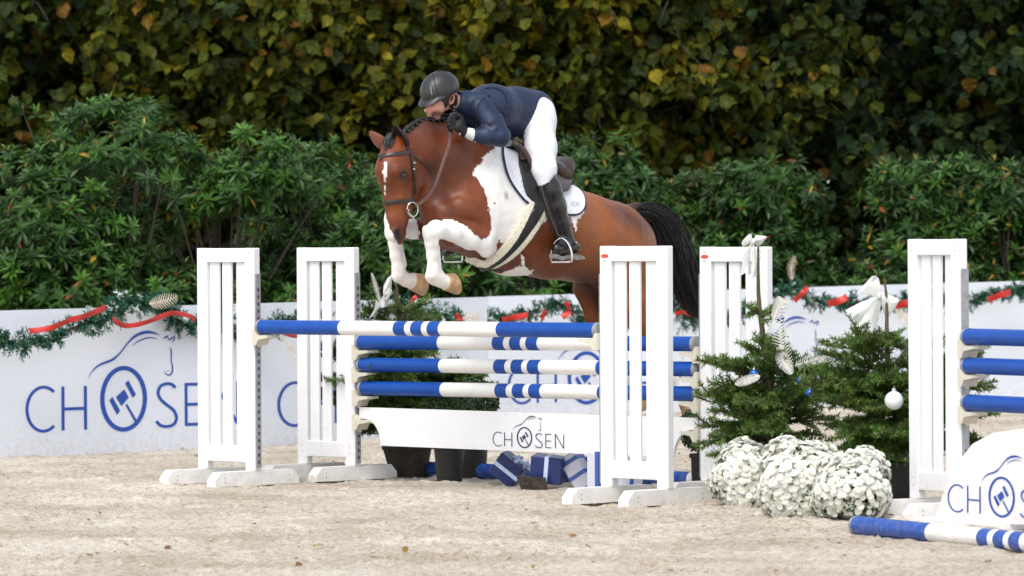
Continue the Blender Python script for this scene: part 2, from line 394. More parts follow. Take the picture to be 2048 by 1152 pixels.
BD = board(1365, 48.0, 1.185, 1748, 49.0, 1.225, 0, .02, 'white board with a blue logo behind the decorated fir trees', [(1556, 739, .785)])
BE = board(1748, 49.0, 1.225, 2240, 50.4, 1.27, .02, .04, 'plain end of the white board row behind the right-hand wing', [])
BZ = board(-520, 37.4, 1.14, -3, 38.9, 1.155, -.05, -.05, 'white board at the far left edge before the big logo', [(-253, 812, 1.03)])

# ------------------------------------------------------------------ the oxer
TH = R(45)
U = Vector((math.cos(TH), -math.sin(TH), 0))        # along the poles, left-far to right-near
Nn = Vector((math.sin(TH), math.cos(TH), 0))        # away from the camera, across the jump
UP = Vector((0, 0, 1))
L0 = Vector((-1.775, 34.075, 0))                    # inner face of the front left wing
R0 = Vector((.585, 31.72, 0))                       # inner face of the front right wing
SPREAD = Nn * .95
def wing_parts(rt, inner, u, n, H, track, sticker, label=None, width=.6, lean=0.0):
    """inner = ground point of the inner end; the wing runs from there along u (pointing outwards). n = away from camera"""
    t = .06; base = .10
    def P(a, b, z): return inner + u * a + n * b + UP * z + u * (lean * z)
    pw = .10
    for a in (0, width - pw):
        mb = MB(); mb.box(P(a, -t / 2, base), u * pw, n * t, UP * (H - base) + u * lean * (H - base), M['white_paint'], .006); mb.build('post', rt)
    mb = MB(); mb.box(P(pw, -t / 2 + .001, H - .1), u * (width - 2 * pw), n * (t - .002), UP * .0985, M['white_paint'], .005); mb.build('rail', rt)
    mb = MB(); mb.box(P(pw, -t / 2 + .001, .155), u * (width - 2 * pw), n * (t - .002), UP * .115, M['white_paint'], .005); mb.build('rail', rt)
    k_ = (width - 2 * pw) / .40; sw = .096 * k_; gs = [.014, .032, .052, .014]
    if u.x < 0: gs = gs[::-1]
    for i in range(3):
        mb = MB(); mb.box(P(pw + (sum(gs[:i + 1]) * k_ + i * sw), -.008, .268), u * sw, n * .022, UP * (H - .1 - .266) , M['white_paint'], .004); mb.build('slat', rt)
    for a in (0.005, width - pw + .005):
        mb = MB(); c = P(a, 0, 0); L = .39; w = .09; h = .10; bv = .055
        o = [c - n * L + UP * 0, c + n * L, c + n * L + UP * (h - bv), c + n * (L - bv) + UP * h, c - n * (L - bv) + UP * h, c - n * L + UP * (h - bv)]
        mb.poly(o, u * w, M['white_dirty']); mb.build('foot', rt)
        for s_ in (-1, 1):
            for zz in (.03, .06): mb = MB(); mb.sphere(c + n * (s_ * .30) + (u * w if u.x > 0 else u * 0) + UP * zz, .005, M['cap_grey'], 6, 4); mb.build('bolt', rt)
    for a_ in (pw * .5, width - pw * .5):
        for z_ in (H - .035, H - .07, .19, .235):
            mb = MB(); mb.sphere(P(a_, -t / 2, z_), .0045, M['cap_grey'], 6, 4, sq=(1, .5, 1)); mb.build('screw', rt)
    if track:
        mb = MB(); w = .046; y0 = -w / 2
        q = lambda a, b, z: inner + u * a + n * b + UP * z + u * (lean * z)
        mb.box(q(-.012, y0, .12), u * .0115, n * w, UP * (H - .30), M['track'])
        mb.build('pole_track', rt)
        mb = MB()
        z = .16
        while z < H - .24:
            c = q(-.0135, 0, z); k = 10
            v = [c + n * (.011 * math.cos(2 * math.pi * i / k)) + UP * (.013 * math.sin(2 * math.pi * i / k)) for i in range(k)]
            mb.poly(v, u * -.0012, M['hole']); z += .05
        mb.build('track_hole', rt)
    if sticker:
        mb = MB(); c = P(width - .055 if sticker < 0 else .05, -t / 2 - .0015, H - .065)
        v = [c + u * (.034 * math.cos(2 * math.pi * i / 20)) + UP * (.013 * math.sin(2 * math.pi * i / 20)) for i in range(20)]
        mb.poly(v, n * .001, M['red_sticker'])
        for k in range(2):
            o = c + UP * (-.026 - k * .009); mb.box(o - u * .016, u * .032, n * .001, UP * .002, M['cap_grey'])
        mb.build('sticker', rt)
def cup(rt, P, u, n):
    """shallow cup bolted to the track; u points away from the wing, P = lowest point of the pole"""
    mb = MB(); w = .055
    o = [P + u * -.012 + UP * .035, P + u * -.012 - UP * .075, P + u * .03 - UP * .075, P + u * .055 - UP * .035, P + u * .15 - UP * .020, P + u * .15 - UP * .004, P + u * .03 - UP * .003, P + u * .008 + UP * .035]
    o = [q - n * w for q in o]; mb.poly(o, n * 2 * w, M['cup']); 
    mb.box(P + u * .002 - n * .016 - UP * .09, u * .02, n * .03, UP * .02, M['cup'], .004)
    return mb.build('pole_cup', rt)
WINGS = {}
for key, inner, u, H, tr, stk, lb in (
        ('fl', L0, -U, 1.65, True, 0, 'white slatted wing at the left end of the front pole'),
        ('bl', L0 + SPREAD, -U, 1.65, True, 0, 'white slatted wing left of the three stacked poles, behind the front wing'),
        ('fr', R0, U, 1.655, True, 1, 'white slatted wing with red sticker in front of the brown hind legs'),
        ('br', R0 + SPREAD, U, 1.645, True, 1, 'white slatted wing with red sticker partly hidden behind the taller fir')):
    rt = empty('jump_wing', inner, lb, 'jump wing', 'white slatted wings of the jump')
    wing_parts(rt, inner, u, Nn, H, tr, stk, lean=0); WINGS[key] = rt
# stripe positions along a pole, 0..1, measured on the front pole
def tpar(px, A, B):
    lo, hi = 0, 1
    for _ in range(30):
        m_ = (lo + hi) / 2; q = proj(np.array([A + (B - A) * m_]))[0][0]
        if q < px: lo = m_
        else: hi = m_
    return lo
fA = L0 + U * .012; fB = R0 - U * .014
STR = [tpar(x, fA, fB) for x in (686, 797, 820, 832, 854, 865, 888, 1004)]
def pole(A, B, label, group='blue and white poles of the jump', rad=.05, stripes=None, fracs=None, capw=.026):
    rt = empty('jump_pole', (A + B) / 2, label, 'jump pole', group)
    S_ = fracs or STR; L = (B - A).length; d = (B - A) / L
    marks = [0] + [s * L for s in S_] + [L]; mats = [M['pole_blue'], M['pole_white']] * 5
    mb = MB()
    for i in range(len(marks) - 1):
        a = marks[i] + (capw if i == 0 else 0); b = marks[i + 1] - (capw if i == len(marks) - 2 else 0)
        mb.tube([A + d * a, A + d * b], rad, mats[i % 2], 28, caps=False)
    mb.build('rod', rt, True)
    for e, s_ in ((A, 1), (B, -1)):
        mb = MB(); mb.tube([e, e + d * s_ * .004, e + d * s_ * (capw + .002)], [rad * .90, rad + .002, rad + .002], M['cap_grey'], 28); mb.build('end_cap', rt, True)
    return rt
def endz(px, py, P): 
    q = onplane(px, py, P, Vector((0, 1, 0))); return q.z
za = endz(530, 654, fA); zb = endz(1190, 661, fB)
pA = fA + UP * za + U*.01; pB = fB + UP * zb - U*.01
pole(pA, pB, 'topmost pole standing alone on the front wings, below the front hooves')
for w_, P_, u_ in (('fl', fA, U), ('fr', fB, -U)):
    cup(WINGS[w_], P_ + UP * ((za if w_ == 'fl' else zb) - .052), u_, Nn)
bA = fA + SPREAD; bB = fB + SPREAD
for k, (yl, yr, lb) in enumerate(((684.5, 688, 'highest of the three blue and white poles stacked over the plank'), (729, 738.5, 'middle one of the three blue and white poles stacked over the plank'), (776, 788, 'lowest of the three blue and white poles, just above the plank'))):
    z0 = endz(735, yl, bA); z1 = endz(1395, yr, bB)
    sh = U * (.012 * (k - 1))
    pole(bA + UP * z0 + U*.02 + sh, bB + UP * z1 - U*.02 + sh, lb)
    cup(WINGS['bl'], bA + UP * (z0 - .052), U, Nn); cup(WINGS['br'], bB + UP * (z1 - .052), -U, Nn)
# plank
zt0 = endz(740, 814, bA); zt1 = endz(1400, 836, bB); zb0 = endz(790, 889, bA); hgt = zt0 - zb0
rt = empty('jump_plank', (bA + bB) / 2 , 'white plank with a navy logo hanging below the stacked poles', 'jump plank')
Lk = (bB - bA).length - .04; A_ = bA + U * .02 - Nn * .012
def plk(s, z):  # s along, z = 0 top .. 1 bottom
    return A_ + U * s + UP * (zt0 + (zt1 - zt0) * s / Lk - z * hgt)
o = [plk(0, 0), plk(Lk, 0), plk(Lk, .30)]
o += [plk(Lk - .05 - .17 * math.sin(R(a)), .30 + .70 * (1 - math.cos(R(a)))) for a in range(0, 91, 10)][0:]
o += [plk(.05 + .17 * math.sin(R(a)), .30 + .70 * (1 - math.cos(R(a)))) for a in range(90, -1, -10)]
o += [plk(0, .30)]
mb = MB(); mb.poly(o, Nn * .024, M['white_paint']); mb.build('board', rt)
O = onplane(1049.5, 875, A_, Nn); q = proj(np.array([O, O + U * .1])); per = (q[0][1] - q[0][0]) * 10
logo(rt, 'logo', O, (U * Lk + UP * (zt1 - zt0)).normalized(), UP, -Nn, 1.0 * .335 / per, .325 / (FOC / O.y), M['logo_navy'], 5.0)
cup(WINGS['bl'], bA + UP * (zt0 - .085), U, Nn); cup(WINGS['br'], bB + UP * (zt1 - .085), -U, Nn)

# ------------------------------------------------------------------ ground rail under the jump
g0 = ground(845, 951); g1 = ground(1400, 974)
gd = (g1 - g0); 
pole(g0 + UP * .05, g1 + UP * .05, 'plain blue pole lying on the sand behind the presents', rad=.053, fracs=[.97])

# ------------------------------------------------------------------ the next jump at the right
TH2 = R(62); U2 = Vector((math.cos(TH2), -math.sin(TH2), 0)); N2 = Vector((math.sin(TH2), math.cos(TH2), 0))
RW = at(1931, 1000, 29.55); RW.z = 0
rt = empty('jump_wing', RW, 'white slatted wing at the right edge behind the low striped pole', 'jump wing', 'white slatted wings of the jump')
wing_parts(rt, RW, -U2, N2, 1.69, True, 0, width=.58, lean=.008)
for k, yy in enumerate((673, 731, 805)):
    z = endz(1945, yy, RW + U2 * .03)
    a = RW + U2 * .016 + UP * z
    pole(a, a + U2 * 3.2, ('top', 'middle', 'bottom')[k] + ' one of the three pole ends at the right edge', rad=.05)
    cup(rt, RW + U2 * .012 + UP * (z - .052), U2, N2)
# filler board with a rising end
rt = empty('filler_board', RW, 'white filler board with a rising end and blue lettering at the right edge', 'filler board')
Pn = RW - N2 * .50
def fp(px, py): return onplane(px, py, Pn, N2)
out = [fp(1868, 1046), fp(1882, 1000), fp(1893, 968), fp(1915, 925), fp(1945, 888), fp(1985, 866), fp(2040, 857), fp(2200, 857), fp(2240, 880), fp(2240, 1052)]
mb = MB(); mb.poly(out, N2 * .025, M['white_paint']); mb.build('board', rt)
O = fp(2004, 994); q = proj(np.array([O, O + U2 * .1])); per = (q[0][1] - q[0][0]) * 10
logo(rt, 'logo', O, U2, UP, -N2, (.575) / per, .63 / (FOC / O.y), M['logo_blue'], 4.6)
mb = MB(); mb.box(fp(1850, 1050) - N2 * .05, U2 * .9, N2 * .2, UP * .05, M['white_dirty'], .008); mb.build('foot', rt)
gA = ground(1712, 1068); gB = ground(1945, 1092); gdir = (gB - gA).normalized()
pole(gA + UP * .052, gA + gdir * 3.3 + UP * .052, 'striped pole lying on the sand in front of the right-hand wing', rad=.053)
# ------------------------------------------------------------------ smooth implicit bodies
def sdf_mesh(prims, h):
    """prims: list of dict(a, b, u, v, ra=(ru, rv), rb=(ru, rv), k, sub). Surface nets on a grid of step h."""
    lo = np.min([np.minimum(p['a'], p['b']) - max(*p['ra'], *p['rb']) for p in prims], 0) - .06
    hi = np.max([np.maximum(p['a'], p['b']) + max(*p['ra'], *p['rb']) for p in prims], 0) + .06
    n = np.ceil((hi - lo) / h).astype(int) + 1
    D = np.full(n, .08, np.float32); T = np.zeros(n, np.int16); Bst = np.full(n, .2, np.float32)
    ax = [lo[i] + h * np.arange(n[i]) for i in range(3)]
    for pi, p in enumerate(prims):
        a, b = np.asarray(p['a'], float), np.asarray(p['b'], float); rm = max(*p['ra'], *p['rb']) + .10
        l0 = np.maximum(np.floor((np.minimum(a, b) - rm - lo) / h).astype(int), 0); h0 = np.minimum(np.ceil((np.maximum(a, b) + rm - lo) / h).astype(int) + 1, n)
        sl = tuple(slice(l0[i], h0[i]) for i in range(3))
        X, Y, Z = np.meshgrid(ax[0][sl[0]], ax[1][sl[1]], ax[2][sl[2]], indexing='ij')
        d = b - a; L = np.linalg.norm(d)
        w = d / L if L > 1e-6 else np.array([0, 0, 1.0])
        v = np.asarray(p['v'], float); v = v - w * v.dot(w); v /= np.linalg.norm(v); u = np.cross(v, w)
        px, py, pz = X - a[0], Y - a[1], Z - a[2]
        tw = px * w[0] + py * w[1] + pz * w[2]; t = np.clip(tw / max(L, 1e-6), 0, 1); ex = tw - t * L
        qu = px * u[0] + py * u[1] + pz * u[2]; qv = px * v[0] + py * v[1] + pz * v[2]
        ru = p['ra'][0] + (p['rb'][0] - p['ra'][0]) * t; rv = p['ra'][1] + (p['rb'][1] - p['ra'][1]) * t; rw = np.minimum(ru, rv) if not p.get('cap') else ru * p['cap']
        k = np.sqrt((qu / ru) ** 2 + (qv / rv) ** 2 + (ex / rw) ** 2) + 1e-9
        g = np.sqrt((qu / ru ** 2) ** 2 + (qv / rv ** 2) ** 2 + (ex / rw ** 2) ** 2) + 1e-9
        s = (k * (k - 1) / g).astype(np.float32)
        Dl = D[sl]; kk = p.get('k', .03)
        if p.get('sub'):
            s = -s; hh = np.maximum(kk - np.abs(Dl - s), 0) / kk; D[sl] = np.maximum(Dl, s) + hh * hh * kk / 4; continue
        Bl = Bst[sl]; closer = s < Bl; Bl[closer] = s[closer]; T[sl][closer] = pi
        hh = np.maximum(kk - np.abs(Dl - s), 0) / kk; D[sl] = np.minimum(Dl, s) - hh * hh * kk / 4
    # surface nets
    ins = D < 0
    cell = np.zeros(n - 1, np.int8)
    for i in (0, 1):
        for j in (0, 1):
            for k in (0, 1): cell += ins[i:n[0] - 1 + i, j:n[1] - 1 + j, k:n[2] - 1 + k]
    act = (cell > 0) & (cell < 8); I, J, K = np.nonzero(act)
    vid = np.full(n - 1, -1, np.int32); vid[I, J, K] = np.arange(len(I))
    acc = np.zeros((len(I), 3)); cnt = np.zeros(len(I))
    cor = [(i, j, k) for i in (0, 1) for j in (0, 1) for k in (0, 1)]
    for A in cor:
        for B in cor:
            if sum(abs(x - y) for x, y in zip(A, B)) == 1 and A < B:
                d0 = D[I + A[0], J + A[1], K + A[2]]; d1 = D[I + B[0], J + B[1], K + B[2]]; m_ = (d0 < 0) != (d1 < 0)
                t = np.where(m_, d0 / np.where(m_, d0 - d1, 1), 0)
                for q in range(3): acc[:, q] += np.where(m_, A[q] + t * (B[q] - A[q]), 0)
                cnt += m_
    V = lo + h * (np.stack([I, J, K], 1) + acc / cnt[:, None]); tags = T[I, J, K]
    F = []
    for axn in range(3):
        o1, o2 = [(1, 2), (2, 0), (0, 1)][axn]
        s0 = [slice(1, n[i] - 1) for i in range(3)]; s0[axn] = slice(0, n[axn] - 1); s1 = list(s0); s1[axn] = slice(1, n[axn])
        a_ = ins[tuple(s0)]; b_ = ins[tuple(s1)]; ch = a_ != b_; P = np.stack(np.nonzero(ch), 1) + np.array([x.start for x in s0])
        if not len(P): continue
        e1 = np.zeros(3, int); e1[o1] = 1; e2 = np.zeros(3, int); e2[o2] = 1
        g = lambda Q: vid[Q[:, 0], Q[:, 1], Q[:, 2]]
        q = np.stack([g(P - e1 - e2), g(P - e2), g(P), g(P - e1)], 1)
        fl = ~ins[P[:, 0], P[:, 1], P[:, 2]]; q[fl] = q[fl][:, ::-1]; F.append(q)
    F = np.concatenate(F); F = F[(F >= 0).all(1)]
    # one light smoothing pass
    nb = np.zeros_like(V); c = np.zeros(len(V))
    for i in range(4):
        j = (i + 1) % 4
        np.add.at(nb, F[:, i], V[F[:, j]]); np.add.at(c, F[:, i], 1); np.add.at(nb, F[:, j], V[F[:, i]]); np.add.at(c, F[:, j], 1)
    V = V * .5 + .5 * nb / np.maximum(c, 1)[:, None]
    return V, F, tags
def bvh(V, F): return BVHTree.FromPolygons([tuple(v) for v in V], [tuple(int(i) for i in f) for f in F])
def inpoly(px, py, P):
    r = np.zeros(px.shape, bool); n = len(P)
    for i in range(n):
        x0, y0 = P[i]; x1, y1 = P[(i + 1) % n]
        if y0 == y1: continue
        c = ((y0 > py) != (y1 > py)) & (px < (x1 - x0) * (py - y0) / (y1 - y0) + x0); r ^= c
    return r

# the horse's own frame: mid-plane through M0, heading -Nn (towards the camera and left), near (left) side = U
M0 = (fA + fB) / 2; M0.z = 0
HN = np.array(U)
def hp(px, py, l=0.0):
    """photo point on the plane l metres to the horse's left of its mid-plane"""
    return np.array(onplane(px, py, M0 + U * l, U))
def cap(A, B, ra, rb=None, k=.04, v=None, tag='trunk', sub=False, cp=None):
    ra = ra if hasattr(ra, '__len__') else (ra, ra); rb = ra if rb is None else (rb if hasattr(rb, '__len__') else (rb, rb))
    A = hp(*A) if len(A) == 3 and A[0] > 60 else np.array(A); B = hp(*B) if len(B) == 3 and B[0] > 60 else np.array(B)
    if np.linalg.norm(A - B) < 1e-5: B = B + np.array([0, 0, 1e-3])
    return dict(a=A, b=B, ra=ra, rb=rb, k=k, v=HN if v is None else v, tag=tag, sub=sub, cap=cp)
def chain(pts, k=.03, tag='leg', v=None):
    """pts: (px, py, l, r) or (px, py, l, ru, rv)"""
    out = []
    for p, q in zip(pts[:-1], pts[1:]):
        r0 = (p[3], p[4] if len(p) > 4 else p[3]); r1 = (q[3], q[4] if len(q) > 4 else q[3])
        out.append(cap(p[:3], q[:3], r0, r1, k=k, tag=tag, v=v))
    return out

HORSE = []
trunk = [(905, 440, .20, .16), (958, 408, .355, .225), (1030, 435, .372, .285), (1100, 461, .305, .305), (1165, 476, .278, .285), (1222, 490, .265, .26), (1252, 500, .23, .2)]
for p, q in zip(trunk[:-1], trunk[1:]): HORSE.append(cap((p[0], p[1], 0), (q[0], q[1], 0), p[2:], q[2:], k=.12))
# withers ridge, spine, loin
HORSE += [cap((985, 318, 0), (1040, 335, 0), (.06, .06), (.07, .10), k=.10)]
# chest muscles, shoulder, triceps
HORSE += [cap((888, 430, .10), (905, 470, .10), .10, .085, k=.07), cap((872, 435, -.10), (885, 470, -.10), .10, .085, k=.07)]
HORSE += [cap((985, 345, .12), (935, 425, .17), (.12, .055), (.13, .075), k=.07), cap((985, 345, -.12), (905, 425, -.17), (.12, .055), (.13, .075), k=.07)]
HORSE += [cap((968, 425, .16), (972, 470, .19), (.105, .065), (.075, .055), k=.05, tag='tri'), cap((965, 425, -.16), (940, 470, -.19), (.105, .065), (.075, .055), k=.05)]
# neck
HORSE += [cap((945, 365, 0), (893, 312, 0), (.33, .165), (.235, .12), k=.10, tag='neck'), cap((893, 312, 0), (846, 298, 0), (.235, .12), (.185, .095), k=.08, tag='neck'), cap((846, 298, 0), (806, 300, 0), (.18, .09), (.10, .078), k=.06, tag='neck')]
HORSE += [cap((900, 300, .075), (945, 400, .11), (.11, .055), (.15, .07), k=.07, tag='neck')]
HORSE += [cap((856, 380, 0), (885, 440, 0), (.11, .085), (.15, .11), k=.07, tag='neck')]
# head
HORSE += [cap((790, 292, 0), (787, 338, 0), (.095, .078), (.128, .100), k=.05, tag='head'), cap((787, 338, 0), (796, 398, 0), (.128, .095), (.105, .066), k=.05, tag='head'),
          cap((796, 398, 0), (792, 442, 0), (.102, .064), (.088, .057), k=.04, tag='head'), cap((792, 442, 0), (789, 468, 0), (.086, .057), (.072, .060), k=.03, tag='head')]
HORSE += [cap((822, 325, .035), (829, 368, .035), (.095, .045), (.10, .042), k=.03, tag='head'), cap((822, 325, -.035), (829, 368, -.035), (.095, .045), (.10, .042), k=.03, tag='head'),
          cap((829, 370, .02), (812, 425, .02), (.055, .04), (.035, .035), k=.04, tag='head'), cap((829, 370, -.02), (812, 425, -.02), (.055, .04), (.035, .035), k=.04, tag='head')]
for s_ in (1, -1):   # brow, cheekbone ridge, nostril rim, lips
    HORSE += [cap((792 , 340, .085 * s_), (800, 346, .090 * s_), (.030, .018), (.028, .018), k=.03, tag='head')] if s_ > 0 else [cap((784, 340, -.085), (778, 346, -.090), (.030, .018), (.028, .018), k=.03, tag='head')]
    HORSE += [cap((800 if s_ > 0 else 792, 366, .075 * s_), (806 if s_ > 0 else 786, 395, .058 * s_), (.016, .012), (.012, .010), k=.025, tag='head')]
    HORSE += [cap((791 if s_ > 0 else 775, 460, .045 * s_), (793 if s_ > 0 else 777, 474, .042 * s_), (.026, .016), (.022, .014), k=.015, tag='head')]
HORSE += [cap((800, 468, 0), (797, 482, 0), (.04, .045), (.028, .035), k=.02, tag='head')]
HORSE += [cap((796, 464, .060), (797, 473, .056), (.017, .010), (.013, .009), k=.008, tag='head', sub=True), cap((806, 350, .104), (807, 351, .104), (.017, .010), k=.010, tag='head', sub=True)]
# near foreleg
HORSE += chain([(968, 480, .20, .080, .065), (940, 474, .20, .082, .06), (905, 463, .195, .063, .052), (872, 459, .19, .058, .055), (861, 466, .19, .056, .05)], k=.035, tag='nf')
HORSE += chain([(972, 502, .20, .05, .045), (966, 488, .2, .06, .05)], k=.03, tag='nf')
HORSE += chain([(861, 466, .19, .055, .048), (863, 486, .188, .046, .042), (865, 510, .185, .041, .036), (867, 536, .182, .043, .036), (864, 551, .18, .048, .040), (870, 558, .18, .045, .04)], k=.02, tag='nf')
HORSE += chain([(866, 553, .18, .046, .042), (880, 561, .18, .043, .040), (893, 565, .18, .052, .048)], k=.022, tag='nf')
HORSE += [cap((878, 541, .18), (882, 547, .18), .022, k=.02, tag='nf'), cap((874, 492, .185), (877, 532, .18), .019, .021, k=.008, tag='nf'), cap((800, 490, -.17), (808, 530, -.17), .019, .021, k=.008, tag='ff'), cap((852, 458, .20), (855, 474, .20), .026, .02, k=.02, tag='nf'), cap((866, 540, .20), (862, 552, .20), .022, .024, k=.015, tag='nf')]
# far foreleg
HORSE += chain([(905, 470, -.17, .085, .06), (865, 462, -.17, .075, .055), (825, 458, -.17, .062, .052), (800, 458, -.17, .058, .052), (792, 466, -.17, .054, .048)], k=.035, tag='ff')
HORSE += chain([(792, 466, -.17, .054, .048), (789, 486, -.17, .044, .04), (792, 512, -.17, .042, .036), (797, 536, -.17, .046, .038), (797, 550, -.17, .052, .042)], k=.02, tag='ff')
HORSE += chain([(797, 551, -.17, .052, .042), (812, 560, -.17, .044, .042), (826, 563, -.17, .056, .05)], k=.02, tag='ff')
# haunches and near hind leg
HORSE += [cap((1235, 495, .12), (1243, 545, .14), (.24, .12), (.235, .12), k=.08), cap((1225, 495, -.12), (1200, 540, -.14), (.22, .12), (.22, .12), k=.08)]
HORSE += chain([(1243, 545, .14, .225, .12), (1262, 600, .15, .165, .10), (1283, 640, .14, .11, .07), (1297, 672, .13, .062, .05)], k=.05, tag='nh')
HORSE += chain([(1303, 660, .13, .03, .03), (1299, 676, .13, .055, .045), (1318, 705, .13, .04, .036), (1346, 755, .13, .038, .034), (1356, 775, .13, .046, .04)], k=.025, tag='nh')
HORSE += chain([(1356, 775, .13, .046, .04), (1366, 794, .13, .036, .034), (1371, 805, .13, .048, .044)], k=.02, tag='nh')
# far hind leg
HORSE += chain([(1195, 525, -.14, .21, .11), (1186, 575, -.15, .165, .095), (1196, 625, -.14, .115, .065), (1214, 662, -.13, .062, .046)], k=.05, tag='fh')
HORSE += chain([(1216, 664, -.13, .055, .042), (1232, 700, -.13, .04, .036), (1254, 750, -.13, .038, .034), (1262, 768, -.13, .046, .04), (1272, 788, -.13, .036, .034), (1277, 799, -.13, .048, .044)], k=.025, tag='fh')
# dock of the tail
HORSE += [cap((1250, 424, 0), (1275, 414, 0), .05, .035, k=.04, tag='dock')]
hV, hF, hT = sdf_mesh(HORSE, .0105)
TAGS = np.array([p['tag'] for p in HORSE])[hT]

# coat: markings, painted shading and highlights follow the animal's own sides (near side mirrored to the far side for trunk and neck)
lat = (hV - np.array(M0)) @ HN
mir = hV.copy(); fl = (lat < 0) & np.isin(TAGS, ['trunk', 'neck', 'tri', 'dock']); mir[fl] -= 2 * lat[fl][:, None] * HN
px, py = proj(mir)
nx = (vnoise(px / 5, py / 5, 21, 3) - .5) * 8; ny = (vnoise(px / 5, py / 5, 22, 3) - .5) * 8
hx = (vnoise(px / 1.5, py / 6, 23, 2) - .5) * 7          # hairy edge
qx, qy = px + nx + hx, py + ny
brown = np.array([.185, .041, .0085]); dark = np.array([.035, .014, .009]); white = np.array([.86, .84, .81]); 
t1 = vnoise(px / 60, py / 60, 25, 3)[:, None]; t2 = vnoise(px / 9, py / 14, 26, 3)[:, None]
col = brown * (.55 + .95 * t1) * (.85 + .30 * t2)
hindw = np.clip((px - 1080) / 90, 0, 1)[:, None]; col = col * (.80 * (1 - hindw) + 1.0 * hindw); col = col * (1 + hindw * np.array([.22, .52, .45]))
def blend(c, w): 
    global col
    w = np.clip(w, 0, 1)[:, None]; col = col * (1 - w) + np.array(c) * w
def soft(P, blur):    # soft-edged region by sampling the outline shifted
    a = np.zeros(len(px))
    for i in range(8): a += inpoly(px + blur * math.cos(i * .785), py + blur * math.sin(i * .785), P)
    return a / 8
isb = np.isin(TAGS, ['trunk', 'neck', 'tri', 'dock']); ish = TAGS == 'head'
blend(dark, isb * .75 * soft([(1196, 392), (1240, 405), (1300, 440), (1310, 500), (1285, 470), (1255, 450), (1225, 425)], 12))     # dark croup
blend(dark, isb * .72 * soft([(770, 270), (800, 235), (870, 222), (935, 240), (925, 262), (880, 262), (845, 262), (815, 280)], 11))
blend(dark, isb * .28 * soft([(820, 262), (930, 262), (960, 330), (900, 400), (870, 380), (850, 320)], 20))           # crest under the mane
blend(dark, isb * .55 * soft([(850, 330), (880, 345), (895, 400), (885, 440), (860, 440), (848, 400)], 14))  # dark shading painted in between throat and chest
blend(dark, isb * .40 * soft([(900, 300), (945, 320), (935, 352), (905, 340)], 16)); blend(dark, isb * .35 * soft([(880, 500), (1000, 540), (1200, 565), (1200, 545), (1000, 510)], 12))  # shading painted on the neck and the lower belly
blend([.30, .085, .020], isb * .45 * soft([(905, 360), (950, 375), (960, 420), (915, 410)], 18)); blend([.30, .085, .020], ish * .45 * soft([(780, 385), (812, 380), (812, 430), (785, 430)], 10)); blend([.33, .10, .025], isb * .5 * soft([(1180, 420), (1225, 425), (1240, 520), (1190, 530), (1170, 470)], 22))  # painted highlights: shoulder, side of the face, haunch
blend(dark, (TAGS == 'dock') * .95)
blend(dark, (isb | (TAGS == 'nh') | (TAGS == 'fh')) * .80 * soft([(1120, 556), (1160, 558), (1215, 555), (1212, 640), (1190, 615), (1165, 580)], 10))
blend(dark, ish * .5 * soft([(778, 330), (790, 325), (790, 395), (780, 400)], 7)); blend(dark, ish * .6 * soft([(797, 338), (816, 336), (818, 366), (800, 366)], 6))
blend(dark, ish * .45 * soft([(780, 455), (800, 452), (806, 488), (780, 490)], 5))
SH = [(985, 280), (990, 298), (965, 314), (962, 326), (948, 338), (946, 346), (957, 360), (968, 378), (975, 400), (978, 430), (984, 456), (978, 474), (968, 482), (975, 525), (990, 524), (996, 480), (1008, 486), (1018, 494), (1032, 500), (1050, 470), (1078, 450), (1094, 441), (1138, 432), (1146, 448), (1152, 466), (1155, 440), (1170, 425), (1150, 330), (1060, 280)]
wh = isb & inpoly(qx, qy, SH) & (lat > -9)
BEL = [(1005, 546), (1035, 534), (1048, 532), (1066, 543), (1050, 560), (1000, 556)]; wh |= isb & inpoly(qx, qy, BEL) & (np.abs(lat) < .3)
wh |= isb & inpoly(px + hx * .5, py, [(1042, 510), (1047, 512), (1050, 534), (1044, 534)])
fx, fy = proj(hV); gx = fx + nx * .6 + hx * .4; gy = fy + ny * .6
nfw = (TAGS == 'nf') & ~inpoly(gx, gy, [(906, 420), (908, 441), (922, 446), (938, 456), (950, 470), (962, 480), (975, 476), (990, 450), (990, 420)])
tri_ = (TAGS == 'tri') & inpoly(gx, gy, [(984, 452), (979, 472), (966, 482), (966, 530), (1010, 530), (1010, 452)]); wh = (wh & (TAGS != 'tri')) | nfw | tri_ | ((TAGS == 'tri') & inpoly(gx, gy, [(978, 410), (981, 440), (986, 470), (1040, 470), (1040, 400)]))
wh |= (TAGS == 'ff') & (inpoly(gx, gy, [(770, 420), (832, 440), (840, 468), (836, 480), (845, 494), (845, 620), (770, 620)]))
wh |= np.isin(TAGS, ['nh', 'fh']) & (fy > 742 + nx)
wh |= ish & (inpoly(fx + nx * .3, fy, [(769, 323), (774, 324), (773, 338), (774, 346), (770, 366), (768, 350), (764, 346), (768, 338)]) | inpoly(fx + nx * .3, fy + ny * .3, [(755, 418), (768, 412), (773, 436), (779, 456), (787, 470), (794, 480), (796, 492), (755, 492)]) | inpoly(fx, fy, [(769, 370), (771, 370), (770, 390), (769, 390)]))
blend(white * .98, wh * 1.0)
pink = soft([(860, 470), (875, 470), (872, 540), (862, 540)], 6) + soft([(850, 545), (900, 545), (900, 590), (850, 590)], 8) + soft([(785, 540), (840, 545), (840, 590), (785, 590)], 8)
blend([.60, .44, .35], wh * .35 * np.clip(pink, 0, 1)); blend([.50, .42, .35], wh * .10 * np.clip(t2[:, 0] * 2 - .8, 0, 1))
blend([.22, .10, .07], isb * soft([(1010, 385), (1015, 384), (1016, 398), (1011, 400)], 3) * .9)           # small spot
blend([.008, .006, .006], ish * (soft([(788, 458), (800, 456), (804, 474), (797, 485), (789, 480)], 3)))
